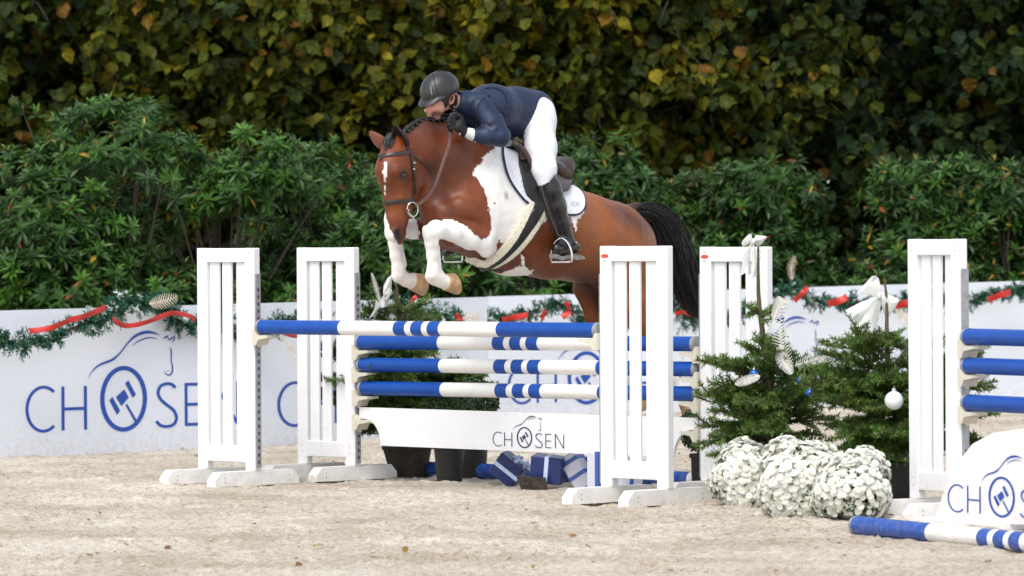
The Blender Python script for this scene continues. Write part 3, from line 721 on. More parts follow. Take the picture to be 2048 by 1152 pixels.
blend([.01, .007, .006], ish * soft([(799, 345), (812, 343), (815, 355), (802, 358)], 2.5))
M['coat'] = mat('horse_coat', (.2, .05, .02), .48, attr='col', bump=.06, bscale=90, bdist=.006, spec=.42, sheen=.0, var=.08, vscale=18, bstretch=(1, 1, .35))
t_ = M['coat'].node_tree; b_ = t_.nodes['Principled BSDF']; n_ = t_.nodes.new('ShaderNodeTexNoise'); n_.inputs['Scale'].default_value = 7; n_.inputs['Detail'].default_value = 3
b2_ = t_.nodes.new('ShaderNodeBump'); b2_.inputs['Strength'].default_value = .22; b2_.inputs['Distance'].default_value = .06
t_.links.new(t_.nodes['Texture Coordinate'].outputs['Object'], n_.inputs['Vector']); t_.links.new(n_.outputs['Fac'], b2_.inputs['Height'])
t_.links.new(b_.inputs['Normal'].links[0].from_socket, b2_.inputs['Normal']); t_.links.new(b2_.outputs[0], b_.inputs['Normal'])
M['mane'] = mat('black_hair', (.008, .007, .007), .42, spec=.5, bump=.5, bscale=140, bdist=.006)
M['hoof'] = mat('hoof_horn', (.42, .26, .13), .45, var=.35, vscale=22, bump=.3, bscale=60, bdist=.005)
M['eye'] = mat('dark_eye', (.006, .004, .004), .08, coat=1)
horse = empty('horse', Vector(hp(1040, 548, 0)) - UP * .0, 'brown and white skewbald horse jumping over the blue and white poles', 'horse')
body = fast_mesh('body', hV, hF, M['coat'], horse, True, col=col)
HB = bvh(hV, hF)
def hit(px, py, tree=HB, fallback=0.0):
    r = ray(px, py); loc, nrm, i, d = tree.ray_cast(CO, r)
    if loc is None:
        p = Vector(hp(px, py, fallback)); loc, nrm, i, d = tree.find_nearest(p)
    return Vector(loc), Vector(nrm)
def mirror(p): return p - U * (2 * (p - M0).dot(U))
def resample(P, step):
    out = []
    for i in range(len(P) - 1):
        d = math.dist(P[i][:2], P[i + 1][:2]); n = max(1, round(d / step))
        for k in range(n): out.append(tuple(a + (b - a) * k / n for a, b in zip(P[i], P[i + 1])))
    out.append(tuple(P[-1])); return out
def strap(name, P, w, t, m, parent, tree=HB, off=.003, both=False, lay=True, sm=3, widths=None, smooth=True):
    """band of width w and thickness t laid on a surface along photo points"""
    Q = resample(smooth_pts(P, 5), 4); pts = []; nr = []
    for q in Q:
        a, b = hit(q[0], q[1], tree); pts.append(a); nr.append(b)
    for _ in range(sm):
        pts = [pts[0]] + [(pts[i - 1] + pts[i] * 2 + pts[i + 1]) / 4 for i in range(1, len(pts) - 1)] + [pts[-1]]
        nr = [nr[0]] + [(nr[i - 1] + nr[i] * 2 + nr[i + 1]).normalized() for i in range(1, len(nr) - 1)] + [nr[-1]]
    for side in ((1, -1) if both else (1,)):
        mb = MB(); V = []; k = len(pts)
        for i in range(k):
            p, n = pts[i], nr[i]; d = (pts[min(i + 1, k - 1)] - pts[max(i - 1, 0)]).normalized(); b = d.cross(n).normalized(); ww = (w if widths is None else np.interp(i / (k - 1), np.linspace(0, 1, len(widths)), widths)) / 2
            p = p + n * off
            ring = [p - b * ww, p - b * ww + n * t * .7, p - b * ww * .7 + n * t, p + b * ww * .7 + n * t, p + b * ww + n * t * .7, p + b * ww]
            V += [mirror(q) for q in ring] if side < 0 else ring
        F = [[i * 6 + j, i * 6 + (j + 1) % 6, (i + 1) * 6 + (j + 1) % 6, (i + 1) * 6 + j] for i in range(k - 1) for j in range(6)] + [[0, 1, 2, 3, 4, 5], [(k - 1) * 6 + j for j in range(6)]]
        if side < 0: F = [f[::-1] for f in F]
        mb.add(V, F, m); mb.build(name, parent, smooth)
def patch(name, P, m, parent, tree=HB, off=.012, step=3.0, piping=None, both=False, thick=.008, pm=None, push=None, relax=2):
    """cloth or leather lying on the surface inside an outline of photo points"""
    Q = smooth_pts(P + [P[0]], 6)[:-1]; A = np.array(Q); x0, y0 = A.min(0) - step; x1, y1 = A.max(0) + step
    nx_, ny_ = int((x1 - x0) / step) + 2, int((y1 - y0) / step) + 2
    gx = x0 + step * np.arange(nx_); gy = y0 + step * np.arange(ny_); GX, GY = np.meshgrid(gx, gy)
    ins_ = inpoly(GX, GY, Q); cells = ins_[:-1, :-1] | ins_[1:, :-1] | ins_[:-1, 1:] | ins_[1:, 1:]
    # snap outside corners of kept cells to the outline
    need = np.zeros_like(ins_); need[:-1, :-1] |= cells; need[1:, :-1] |= cells; need[:-1, 1:] |= cells; need[1:, 1:] |= cells
    seg = A; seg2 = np.roll(A, -1, 0)
    idx = {}; pos = []; 
    for j, i in zip(*np.nonzero(need)):
        x, y = GX[j, i], GY[j, i]
        if not ins_[j, i]:
            d = seg2 - seg; t = np.clip(((x - seg[:, 0]) * d[:, 0] + (y - seg[:, 1]) * d[:, 1]) / np.maximum((d ** 2).sum(1), 1e-9), 0, 1); c = seg + d * t[:, None]
            k = np.argmin((c[:, 0] - x) ** 2 + (c[:, 1] - y) ** 2); x, y = c[k]
        idx[(j, i)] = len(pos); pos.append((x, y))
    L = []; Nrm = []
    for x, y in pos: a, b = hit(x, y, tree); L.append(a); Nrm.append(b)
    F = [[idx[(j, i)], idx[(j, i + 1)], idx[(j + 1, i + 1)], idx[(j + 1, i)]] for j, i in zip(*np.nonzero(cells))]
    nbr = [set() for _ in L]
    for f in F:
        for a in range(4): nbr[f[a]].add(f[(a + 1) % 4]); nbr[f[(a + 1) % 4]].add(f[a])
    for _ in range(relax):
        L = [(L[i] + sum((L[j] for j in nbr[i]), Vector()) / max(len(nbr[i]), 1)) / 2 if len(nbr[i]) > 2 else L[i] for i in range(len(L))]
        Nrm = [(Nrm[i] + sum((Nrm[j] for j in nbr[i]), Vector())).normalized() for i in range(len(L))]
    out_ = [l + n * (off + thick + (push(*pos[i]) if push else 0)) for i, (l, n) in enumerate(zip(L, Nrm))]; inn = [l + n * (off - .004) for l, n in zip(L, Nrm)]
    n_ = len(L); ed = {}
    for f in F:
        for a in range(4):
            e = (f[a], f[(a + 1) % 4]); ed[e] = 1
    rim = [e for e in ed if (e[1], e[0]) not in ed]
    FF = [f[::-1] for f in F] + [[i + n_ for i in f] for f in F] + [[a, b, b + n_, a + n_] for a, b in rim]
    o = mesh_obj(name, out_ + inn, FF, m, parent, True)
    objs = [o]
    if both: objs.append(mesh_obj(name, [mirror(v) for v in out_ + inn], [f[::-1] for f in FF], m, parent, True))
    if piping:
        pts = []
        for q in resample([tuple(q) for q in Q] + [tuple(Q[0])], 3): a, b = hit(q[0], q[1], tree); pts.append(a + b * (off + thick * .5))
        for _ in range(2): pts = [(pts[i - 1] + pts[i] * 2 + pts[(i + 1) % len(pts)]) / 4 for i in range(len(pts))]
        mb = MB(); mb.tube(pts + [pts[0]], piping, pm, 8, caps=False); q_ = mb.build('piping', o, True)
        if both: mb = MB(); mb.tube([mirror(p) for p in pts + [pts[0]]], piping, pm, 8, caps=False); mb.build('piping', objs[1], True)
    return o

# hooves
def hoof(A, B, r0, r1, n_tilt):
    A, B = Vector(A), Vector(B); d = (B - A).normalized(); L = (B - A).length
    mb = MB(); V = []; k = 20; side = U; f = side.cross(d).normalized(); nt_ = Vector(n_tilt).normalized()
    rows = [(0, r0 * .9), (.05, r0 * 1.08), (.35, r0 + (r1 - r0) * .45), (.95, r1), (1.0, r1 * .95), (.96, r1 * .80)]
    for t, r in rows:
        for j in range(k):
            a = 2 * math.pi * j / k; v = f * math.cos(a) * r + side * math.sin(a) * r * .88
            p = A + v
            # length to the tilted sole plane
            s = ((B - p).dot(nt_)) / d.dot(nt_); V.append(p + d * max(s, .004) * t)
    F = [[i * k + j, i * k + (j + 1) % k, (i + 1) * k + (j + 1) % k, (i + 1) * k + j] for i in range(len(rows) - 1) for j in range(k)] + [list(range(k))[::-1], [(len(rows) - 1) * k + j for j in range(k)]]
    mb.add(V, F, M['hoof']); return mb.build('hoof', horse, True)
def P_(*a): return Vector(hp(*a))
hoof(P_(890, 564, .18), P_(911, 568, .18), .054, .070, (P_(911, 568, .18) - P_(890, 564, .18)).normalized() + UP * .45)
hoof(P_(823, 562, -.17), P_(845, 570, -.17), .056, .072, (P_(845, 568, -.17) - P_(823, 562, -.17)).normalized() + UP * .25)
hoof(P_(1370, 803, .13), P_(1380, 824, .13), .05, .064, (P_(1380, 824, .13) - P_(1370, 803, .13)).normalized() - UP * .2)
hoof(P_(1276, 797, -.13), P_(1284, 818, -.13), .05, .064, (P_(1284, 818, -.13) - P_(1276, 797, -.13)).normalized() - UP * .2)

# ears: cupped leaves
def ear(base, tip, wid, opening, m_, m_in, depth=.5):
    base, tip = Vector(base), Vector(tip); d = (tip - base); L = d.length; d /= L; o = Vector(opening); o = (o - d * o.dot(d)).normalized(); b = d.cross(o)
    mb = MB(); V = []; n, k = 10, 12
    for i in range(n + 1):
        t = i / n; r = wid * (math.sin(math.pi * min(1, .28 + t * .72)) ** .75 + .02) * (1 - .15 * t)
        for j in range(k + 1):
            a = R(-125 + 250 * j / k); V.append(base + d * (L * t) - o * (math.cos(a) * r * depth) + b * (math.sin(a) * r) + o * (.25 * r * t))
    F = [[i * (k + 1) + j, i * (k + 1) + j + 1, (i + 1) * (k + 1) + j + 1, (i + 1) * (k + 1) + j] for i in range(n) for j in range(k)]
    c = sum(V, Vector()) / len(V); n0 = len(V)
    V2 = [v + (c + d * ((v - c).dot(d)) - v) * .12 for v in V]
    mb.add(V, F, m_); mb.add(V2, [f[::-1] for f in F], m_in); return mb.build('ear', horse, True)
M['ear_brown'] = mat('ear_brown', (.16, .045, .018), .6, var=.2, vscale=60, sheen=.3); M['ear_dark'] = mat('ear_dark', (.014, .009, .008), .6, var=.2, vscale=60)
ear(P_(806, 292, .055), P_(791, 249, .075), .062, (-.5, -.85, .1), M['ear_dark'], M['ear_dark'])
ear(P_(769, 292, -.055), P_(738, 262, -.11), .042, (.1, .9, .2), M['ear_brown'], M['ear_dark'])
# eyes
for s_ in (1, -1):
    c, n = hit(806.5, 350.5); c = c - n * .006
    if s_ < 0: c = mirror(c)
    mb = MB(); mb.sphere(c, .0205, M['eye'], 16, 10); mb.build('eye', horse, True)
# mane: braided knots along the crest, forelock
mb = MB(); crest = [(806, 262), (815, 248), (828, 240), (842, 236), (858, 234), (873, 233), (888, 235), (902, 240), (918, 250), (932, 262)]
cp = resample(smooth_pts(crest, 4), 3)
pts = []
for q in cp:
    p = P_(q[0], q[1] + 3, 0); l, n, i, d = HB.find_nearest(p); pts.append(Vector(l) * .4 + p * .6)
mb = MB(); mb.tube(pts, [.013 + .005 * abs(math.sin(i * .95)) for i in range(len(pts))], M['mane'], 10)
for i in range(0, len(pts) - 1, 3):
    p = pts[i]
    mb.sphere(p + UP * .008 + U * .006, random.uniform(.009, .013), M['mane'], 9, 6, sq=(1, 1, .8))
    mb.tube([p + U * .010, p + U * .026 - UP * .008, p + U * .036 - UP * random.uniform(.014, .034)], [.008, .006, .001], M['mane'], 6)
mb.build('mane', horse, True)
mb = MB()
for k in range(26):
    a = random.uniform(-1, 1); p0 = P_(786 + a * 9, 268 + random.uniform(-2, 3), random.uniform(-.03, .03)); e = (775 + a * 6 + random.uniform(-3, 3), 296 + random.uniform(-8, 6))
    c, n = hit(*e); mid, n2 = hit(780 + a * 8, 282)
    mb.tube([p0, mid + n2 * .018, c + n * .012], [.006, .008, .003], M['mane'], 6)
mb.build('forelock', horse, True)
# tail
def hair(name, guides, n, rad, parent, seed=3, spread=1.0, m=None):
    g = np.random.default_rng(seed); V = []; Q = []; nseg = 12
    G = np.array([[list(p) for p in gg] for gg in guides])      # guides x points x 3
    for s_ in range(n):
        w = g.dirichlet(np.ones(len(G)) * .55); P = (G * w[:, None, None]).sum(0)
        P = P + g.normal(0, .012 * spread, 3) * np.linspace(0.3, 1.6, len(P))[:, None]
        cut = g.uniform(.72, 1) if g.random() < .7 else 1
        t = np.linspace(0, (len(P) - 1) * cut, nseg); i0 = np.minimum(t.astype(int), len(P) - 2); f = (t - i0)[:, None]
        p0 = P[np.maximum(i0 - 1, 0)]; p1 = P[i0]; p2 = P[i0 + 1]; p3 = P[np.minimum(i0 + 2, len(P) - 1)]
        c = .5 * (2 * p1 + (p2 - p0) * f + (2 * p0 - 5 * p1 + 4 * p2 - p3) * f ** 2 + (-p0 + 3 * p1 - 3 * p2 + p3) * f ** 3)
        c += (g.normal(0, .004, c.shape) * np.linspace(.3, 1.5, nseg)[:, None])
        d = np.gradient(c, axis=0); d /= np.linalg.norm(d, axis=1)[:, None]; a = np.cross(d, g.normal(size=3)); a /= np.linalg.norm(a, axis=1)[:, None]; b = np.cross(d, a)
        r = rad * np.sin(np.linspace(.5, 3.05, nseg))[:, None] * g.uniform(.6, 1.3)
        ring = np.stack([c + a * r, c + (-.5 * a + .87 * b) * r, c + (-.5 * a - .87 * b) * r], 1).reshape(-1, 3)
        b0 = len(V) * nseg * 3; V.append(ring)
        i = np.arange(nseg - 1)[:, None] * 3; j = np.arange(3)[None]
        Q.append(np.stack([i + j, i + (j + 1) % 3, i + 3 + (j + 1) % 3, i + 3 + j], -1).reshape(-1, 4) + b0)
    return fast_mesh(name, np.concatenate(V), np.concatenate(Q), m or M['mane'], parent, True)
tg = []
for pts_ in ([(1256, 418, .0), (1275, 411, 0), (1305, 408, 0), (1340, 425, 0), (1368, 470, 0), (1388, 530, 0), (1402, 590, 0), (1412, 622, 0)],
             [(1258, 424, .03), (1280, 420, .05), (1310, 428, .06), (1335, 455, .07), (1350, 500, .08), (1362, 550, .08), (1378, 600, .06), (1398, 630, .04)],
             [(1258, 424, -.03), (1285, 420, -.05), (1315, 432, -.06), (1335, 470, -.07), (1345, 520, -.07), (1356, 570, -.06), (1375, 610, -.05), (1405, 640, -.04)],
             [(1262, 430, 0), (1285, 434, 0), (1302, 455, 0), (1312, 500, 0), (1325, 545, 0), (1338, 580, 0), (1352, 600, 0), (1372, 618, 0)],
             [(1256, 420, 0), (1282, 408, 0), (1318, 411, 0), (1352, 434, 0), (1376, 480, 0), (1394, 540, 0), (1406, 600, 0), (1404, 626, 0)],
             [(1258, 428, .02), (1290, 425, .04), (1325, 445, .05), (1350, 490, .06), (1366, 540, .05), (1380, 580, .05), (1395, 615, .03), (1409, 632, .02)]):
    tg.append([hp(*q) for q in pts_])
hair('tail', tg, 4200, .0030, horse, spread=1.5)
# ------------------------------------------------------------------ tack
M['strap'] = mat('dark_leather', (.030, .018, .015), .38, var=.25, vscale=60, coat=.1)
M['rein'] = mat('rein_leather', (.16, .085, .075), .5, var=.2, vscale=60)
M['saddle'] = mat('saddle_leather', (.050, .030, .026), .36, bump=.15, bscale=60, bdist=.004, var=.2, vscale=20)
M['black_leather'] = mat('black_leather', (.010, .010, .011), .45, bump=.2, bscale=45, bdist=.006)
M['steel'] = mat('polished_steel', (.62, .62, .62), .22, metal=1)
M['fleece'] = mat('fleece', (.88, .83, .70), .95, bump=.5, bscale=150, bdist=.01, sheen=.0, var=.14, vscale=70)
M['quilt'] = mat('quilted_cloth', (.74, .75, .80), .85, sheen=.3)
def quilt_bump(m, sc, st, dist):
    t = m.node_tree; N = t.nodes; L = t.links; b = N['Principled BSDF']; tc = N['Texture Coordinate']
    bp = N.new('ShaderNodeBump'); bp.inputs['Strength'].default_value = st; bp.inputs['Distance'].default_value = dist
    mp = N.new('ShaderNodeMapping'); mp.inputs['Rotation'].default_value = (0, R(45), R(45)); L.new(tc.outputs['Object'], mp.inputs[0])
    vo = N.new('ShaderNodeTexVoronoi'); vo.inputs['Scale'].default_value = sc; vo.inputs['Randomness'].default_value = .25; L.new(mp.outputs[0], vo.inputs['Vector'])
    iv = N.new('ShaderNodeMath'); iv.operation = 'SUBTRACT'; iv.inputs[0].default_value = 1; L.new(vo.outputs['Distance'], iv.inputs[1]); L.new(iv.outputs[0], bp.inputs['Height'])
    if b.inputs['Normal'].links: L.new(b.inputs['Normal'].links[0].from_socket, bp.inputs['Normal'])
    L.new(bp.outputs[0], b.inputs['Normal'])
quilt_bump(M['quilt'], 34, .5, .01)
M['navy_cloth'] = mat('navy_cloth', (.012, .018, .05), .8)
loc = Vector(hp(800, 330, 0))
bridle = empty('bridle', loc, 'dark brown leather bridle with steel bit rings on the horse head', 'bridle')
bs = [(750.5, 314), (758, 313), (770, 311), (784, 309), (800, 307), (812, 305), (821, 304)]
strap('browband', bs, .026, .006, M['strap'], bridle)
strap('noseband', [(764, 406), (772, 406), (785, 404), (800, 403), (815, 402), (827, 402)], .030, .007, M['strap'], bridle)
strap('cheek_strap', [(811, 288), (816, 296), (821, 306), (824, 325), (826, 345), (828, 365), (829, 385), (828, 400), (827, 412)], .024, .006, M['strap'], bridle, both=True)
strap('cheek_strap', [(822, 310), (824, 326), (826, 346), (829, 368), (830, 388)], .014, .013, M['strap'], bridle)
strap('throat_lash', [(822, 308), (832, 316), (843, 324), (853, 331), (861, 337)], .014, .006, M['strap'], bridle)
# far half of the noseband and browband
for nm, y0 in (('noseband', 403), ('browband', 309)):
    pts = []
    c0 = hit(827 if nm == 'noseband' else 821, y0 - 1)[0]
    mb = MB(); near_ = [hit(x, y0 + (0 if nm == 'noseband' else 0))[0] for x in (780, 800, 815, 826)]
    far_ = [mirror(p) for p in near_]; n_ = (far_[1] - near_[1]).normalized()
    mb.tube([far_[0] + n_ * .004, far_[1] + n_ * .004, far_[2] + n_ * .004, far_[3] + n_ * .004], .010, M['strap'], 8); mb.build(nm, bridle, True)
def ring(name, c, r, t, m, parent, n=None, a0=0, a1=360, sx=1.0, sz=1.0, tilt=None):
    c = Vector(c); e1 = Vector(tilt[0]).normalized() if tilt else Nn; e2 = Vector(tilt[1]).normalized() if tilt else UP
    mb = MB(); k = 28; pts = [c + e1 * (r * sx * math.cos(R(a0 + (a1 - a0) * i / k))) + e2 * (r * sz * math.sin(R(a0 + (a1 - a0) * i / k))) for i in range(k + 1)]
    mb.tube(pts, t, m, 8); return mb.build(name, parent, True)
bc, bn = hit(824, 420); bc = P_(825, 419, .085)
ring('bit_ring', bc, .040, .0045, M['steel'], bridle, tilt=(Nn + U * .35, UP), sz=1.2)
ring('bit_ring', mirror(bc), .040, .0045, M['steel'], bridle, tilt=(Nn - U * .35, UP), sz=1.2)
mb = MB(); mb.tube([bc + UP * -.005 - Nn * .035, mirror(bc) - UP * .005 - Nn * .035], .008, M['steel'], 8); mb.build('bit_mouthpiece', bridle, True)
mb = MB(); mb.tube([P_(815, 424, .085), P_(821, 430, .09), P_(828, 436, .085)], .006, M['steel'], 8); mb.build('bit_lever', bridle, True)
for x, y in ((825, 326), (824, 338)):
    p, n = hit(x, y); mb = MB(); mb.box(p + n * .014 - UP * .006 - Nn * .008, Nn * .016, UP * .012, n * .004, M['steel'], .002); mb.build('buckle', bridle)
# reins: near rein loops from the hand to the bit
nearrein = [(833, 411, .095), (845, 403, .12), (858, 391, .15), (869, 374, .18), (877, 352, .195), (885, 328, .19), (893, 305, .18), (899, 285, .175), (899, 268, .17), (895, 252, .165)]
def band(name, P, w, t, m, parent, face):
    pts = [Vector(hp(*q)) for q in smooth_pts(P, 6)]; mb = MB(); V = []; k = len(pts); f_ = Vector(face)
    for i in range(k):
        d = (pts[min(i + 1, k - 1)] - pts[max(i - 1, 0)]).normalized(); b = d.cross(f_).normalized(); n = b.cross(d).normalized()
        V += [pts[i] - b * w / 2 - n * t / 2, pts[i] - b * w / 2 + n * t / 2, pts[i] + b * w / 2 + n * t / 2, pts[i] + b * w / 2 - n * t / 2]
    F = [[i * 4 + j, i * 4 + (j + 1) % 4, (i + 1) * 4 + (j + 1) % 4, (i + 1) * 4 + j] for i in range(k - 1) for j in range(4)] + [[0, 1, 2, 3], [(k - 1) * 4 + j for j in range(4)]]
    mb.add(V, F, m); return mb.build(name, parent, True)
band('rein', nearrein, .021, .006, M['rein'], bridle, U)
band('rein', [(797, 418, -.10), (820, 400, -.16), (850, 370, -.19), (868, 330, -.17), (876, 290, -.13), (884, 250, -.06)], .021, .005, M['rein'], bridle, U)
def sole(p): return Vector(hp(*p))

# saddle cloth
PAD = [(1012, 288), (1004, 296), (1005, 318), (1011, 345), (1021, 367), (1036, 388), (1052, 405), (1068, 415), (1090, 420), (1115, 426), (1138, 430), (1154, 429), (1164, 421), (1168, 408), (1165, 393), (1157, 382), (1146, 374), (1139, 362), (1134, 345), (1110, 338), (1080, 335), (1055, 325), (1038, 305), (1026, 292)]
padr = empty('saddle_pad', Vector(hp(1080, 370, 0)), 'white quilted saddle cloth with navy piping under the saddle', 'saddle pad')
pad_o = patch('pad', PAD, M['quilt'], padr, off=.006, thick=.012, step=3, piping=.008, pm=M['navy_cloth'], both=True)
# lettering seen behind the boot
PADP, PADN = hit(1144, 407)
def pad_letters():
    st, cl, V, polys = logo_strokes(5.5); vs = []; fs = []
    def T3(x, y):
        u_ = 1131 + x * .095; v_ = 407 + y * .085 + x * .012
        p, n = hit(u_, v_); return p + n * .0245
    def strip(P, ws, closed=False):
        n = len(P); b = len(vs)
        for i in range(n):
            a = P[(i - 1) % n] if closed else P[max(i - 1, 0)]; c = P[(i + 1) % n] if closed else P[min(i + 1, n - 1)]
            dx, dy = c[0] - a[0], c[1] - a[1]; l = math.hypot(dx, dy) or 1; nx_, ny_ = -dy / l, dx / l; h = ws[i] / 2
            vs.append(T3(P[i][0] + nx_ * h, P[i][1] + ny_ * h)); vs.append(T3(P[i][0] - nx_ * h, P[i][1] - ny_ * h))
        for i in range(n if closed else n - 1): fs.append([b + 2 * i, b + 2 * i + 1, b + 2 * ((i + 1) % n) + 1, b + 2 * ((i + 1) % n)])
    for P, w_ in st[4:]: strip(resample(P, 8), [w_ - .5] * len(resample(P, 8)))
    for P, ws in V[-1:]: strip(P, [w + 1 for w in ws])
    mesh_obj('lettering', vs, fs, M['logo_navy'], padr)
pad_letters()
strap('pad_trim', [(1052, 398), (1060, 405), (1072, 408), (1085, 412), (1094, 417)], .030, .004, M['quilt'], padr, off=.022)
# girth with fleece
saddle = empty('saddle', Vector(hp(1085, 330, 0)), 'dark brown leather jumping saddle with stirrups and fleece-lined girth', 'saddle')
gline = [(1074, 412), (1066, 430), (1056, 448), (1045, 465), (1033, 482), (1020, 497), (1004, 511), (987, 522), (968, 529), (950, 530), (938, 525)]
strap('girth_fleece', gline, .17, .028, M['fleece'], saddle, off=.002, both=True, widths=[.13, .15, .145, .135, .12, .105, .09, .08], sm=5)
strap('girth', [(1076, 410), (1068, 428), (1057, 447), (1045, 466), (1032, 484), (1018, 500), (1000, 516), (982, 527), (968, 533)], .09, .010, M['black_leather'], saddle, off=.030, widths=[.085, .08, .065, .05, .038, .03, .025, .02], sm=5, both=True)
# fluffy edge
def tufts():
    me = bpy.data.objects['girth_fleece'].data; co = np.array([v.co for v in me.vertices]); g = np.random.default_rng(5)
    V = []; Q = []; n = 0
    rows = co.reshape(-1, 6, 3)
    for i in range(len(rows) - 1):
        for _ in range(150):
            f = g.random(); s = g.random(); ring_ = rows[i] * (1 - f) + rows[i + 1] * f
            j = g.integers(0, 5); p = ring_[j] * (1 - s) + ring_[j + 1] * s; p = p + g.normal(0, .003, 3)
            r = g.uniform(.0025, .005)
            for q in ((1, 0, 0), (-.5, .8, 0), (-.5, -.8, 0), (0, 0, 1.2)): V.append(p + np.array(q) * r * g.uniform(.6, 1.4, 3))
            Q += [[n, n + 1, n + 3], [n + 1, n + 2, n + 3], [n + 2, n, n + 3], [n, n + 2, n + 1]]; n += 4
    fast_mesh('fleece_curl', np.array(V), np.array(Q), M['fleece'], saddle, False)
tufts()
# saddle body
SD = [cap((1052, 312, 0), (1085, 338, 0), (.07, .13), (.06, .17), k=.05), cap((1085, 338, 0), (1112, 340, 0), (.06, .17), (.075, .16), k=.05), cap((1112, 334, 0), (1120, 322, 0), (.06, .15), (.03, .13), k=.04),
      cap((1046, 300, 0), (1052, 320, 0), (.05, .07), (.08, .12), k=.04)]
V_, F_, _t = sdf_mesh(SD, .009); fast_mesh('seat', V_, F_, M['saddle'], saddle, True)
SB = bvh(np.concatenate([hV, V_]), np.concatenate([hF, F_ + len(hV)]))
patch('flap', [(1034, 300), (1042, 292), (1052, 300), (1062, 316), (1084, 340), (1100, 352), (1112, 385), (1118, 425), (1100, 428), (1078, 416), (1058, 402), (1046, 384), (1038, 352), (1032, 322)], M['black_leather'], saddle, tree=SB, off=.026, thick=.012, both=True)
patch('knee_roll', [(1029, 300), (1036, 296), (1046, 300), (1052, 312), (1050, 322), (1044, 330), (1036, 328), (1031, 316)], M['saddle'], saddle, tree=SB, off=.040, thick=.014, both=True, piping=.003, pm=M['black_leather'])
patch('skirt', [(1092, 330), (1112, 335), (1132, 341), (1137, 356), (1136, 370), (1131, 383), (1122, 388), (1108, 380), (1098, 362)], M['saddle'], saddle, tree=SB, off=.036, thick=.014, both=True, piping=.0035, pm=M['black_leather'])
band('flap_edge', [(1037, 290, .17), (1046, 297, .20), (1056, 312, .23), (1062, 328, .25), (1068, 345, .27), (1075, 366, .29), (1082, 388, .32), (1090, 408, .34)], .022, .018, M['saddle'], saddle, U)
mb = MB(); mb.tube([P_(1100, 326, .12), P_(1114, 338, .13), P_(1128, 341, .10), P_(1134, 339, .05)], [.014, .016, .014, .008], M['saddle'], 10, flat=.6); mb.build('cantle', saddle, True)
# tan martingale / fur tuft at the pommel
mb = MB(); 
for k in range(14): mb.sphere(P_(1035 + random.uniform(-6, 7), 282 + random.uniform(-7, 9), random.uniform(0, .08)), random.uniform(.012, .02), mat('tan_hair', (.30, .22, .15), .9, bump=.6, bscale=150) if k == 0 else bpy.data.materials['tan_hair'], 8, 6)
mb.build('pommel_fleece', saddle, True)
# stirrups
def stirrup(px, py, l, parent, s=1.0, ang=0):
    c = P_(px, py, l); e1 = (U * .8 + Nn * .6).normalized(); e1 = (Matrix.Rotation(R(ang), 3, 'Z') @ e1)
    st = empty('stirrup', c); st.parent = parent; st.matrix_parent_inverse = Matrix.Translation(parent.location).inverted(); st.location = c
    pts = [c + e1 * (x * s) + UP * (z * s) for x, z in [(-.062, -.075), (-.066, -.045), (-.060, 0), (-.040, .045), (-.012, .070), (.012, .070), (.040, .045), (.060, 0), (.066, -.045), (.062, -.075)]]
    mb = MB(); mb.tube([Vector(q) for q in smooth_pts([tuple(p) for p in pts], 4)], .0075, M['steel'], 8, flat=1.2); o = mb.build('stirrup_iron', None, True); o.parent = st; o.matrix_parent_inverse = Matrix.Translation(c).inverted()
    n_ = e1.cross(UP)
    mb = MB(); mb.box(c - e1 * .066 - UP * .088 - n_ * .030, e1 * .132, n_ * .060, UP * .014, M['steel'], .004); o = mb.build('tread', None); o.parent = st; o.matrix_parent_inverse = Matrix.Translation(c).inverted()
stirrup(1123, 500, .38, saddle, 1.1, -6)
stirrup(906, 500, -.36, saddle, 1.0, 10)
band('stirrup_leather', [(1078, 372, .40), (1084, 396, .42), (1091, 420, .43), (1101, 448, .425), (1110, 466, .41), (1116, 474, .39)], .020, .005, M['black_leather'], saddle, U)
band('stirrup_leather', [(1081, 372, .41), (1088, 396, .43), (1096, 421, .435), (1106, 448, .43), (1114, 466, .415), (1119, 474, .39)], .018, .005, M['strap'], saddle, U)
band('stirrup_leather', [(960, 400, -.30), (930, 450, -.34), (908, 480, -.36)], .020, .005, M['black_leather'], saddle, U)

# ------------------------------------------------------------------ the rider
M['skin'] = mat('skin', (.56, .27, .19), .5, sss=.15, bump=.08, bscale=120, bdist=.003, var=.10, vscale=16)
M['jacket'] = mat('navy_jacket', (.010, .021, .056), .5, bump=.45, bscale=12, bdist=.018, spec=.4)
M['vest'] = mat('navy_quilt', (.010, .021, .056), .5, bump=.10, bscale=30, bdist=.01, spec=.4)
quilt_bump(M['vest'], 26, .55, .012)
M['breeches'] = mat('white_breeches', (.76, .76, .80), .75, bump=.22, bscale=10, bdist=.02, bstretch=(1, 1, 2.5))
M['boot'] = mat('black_boot', (.007, .007, .008), .28, bump=.2, bscale=12, bdist=.01, spec=.6, coat=.1)
M['glove'] = mat('black_glove', (.008, .008, .009), .6, bump=.4, bscale=70, bdist=.005)
M['helmet'] = mat('black_helmet', (.018, .018, .019), .42, spec=.6)
M['hair'] = mat('dark_hair', (.012, .008, .006), .6, bump=.8, bscale=160, bdist=.004, bstretch=(1, 1, .3))
person = empty('person', Vector(hp(1035, 300, .02)), 'person in navy jacket, white breeches and black helmet riding the horse', 'person')
NEARL = dict(hip=(1082, 238, .13), knee=(1083, 352, .33))
def sk(*a, **k): return cap(*a, tag=k.pop('tag', 'body'), **k)
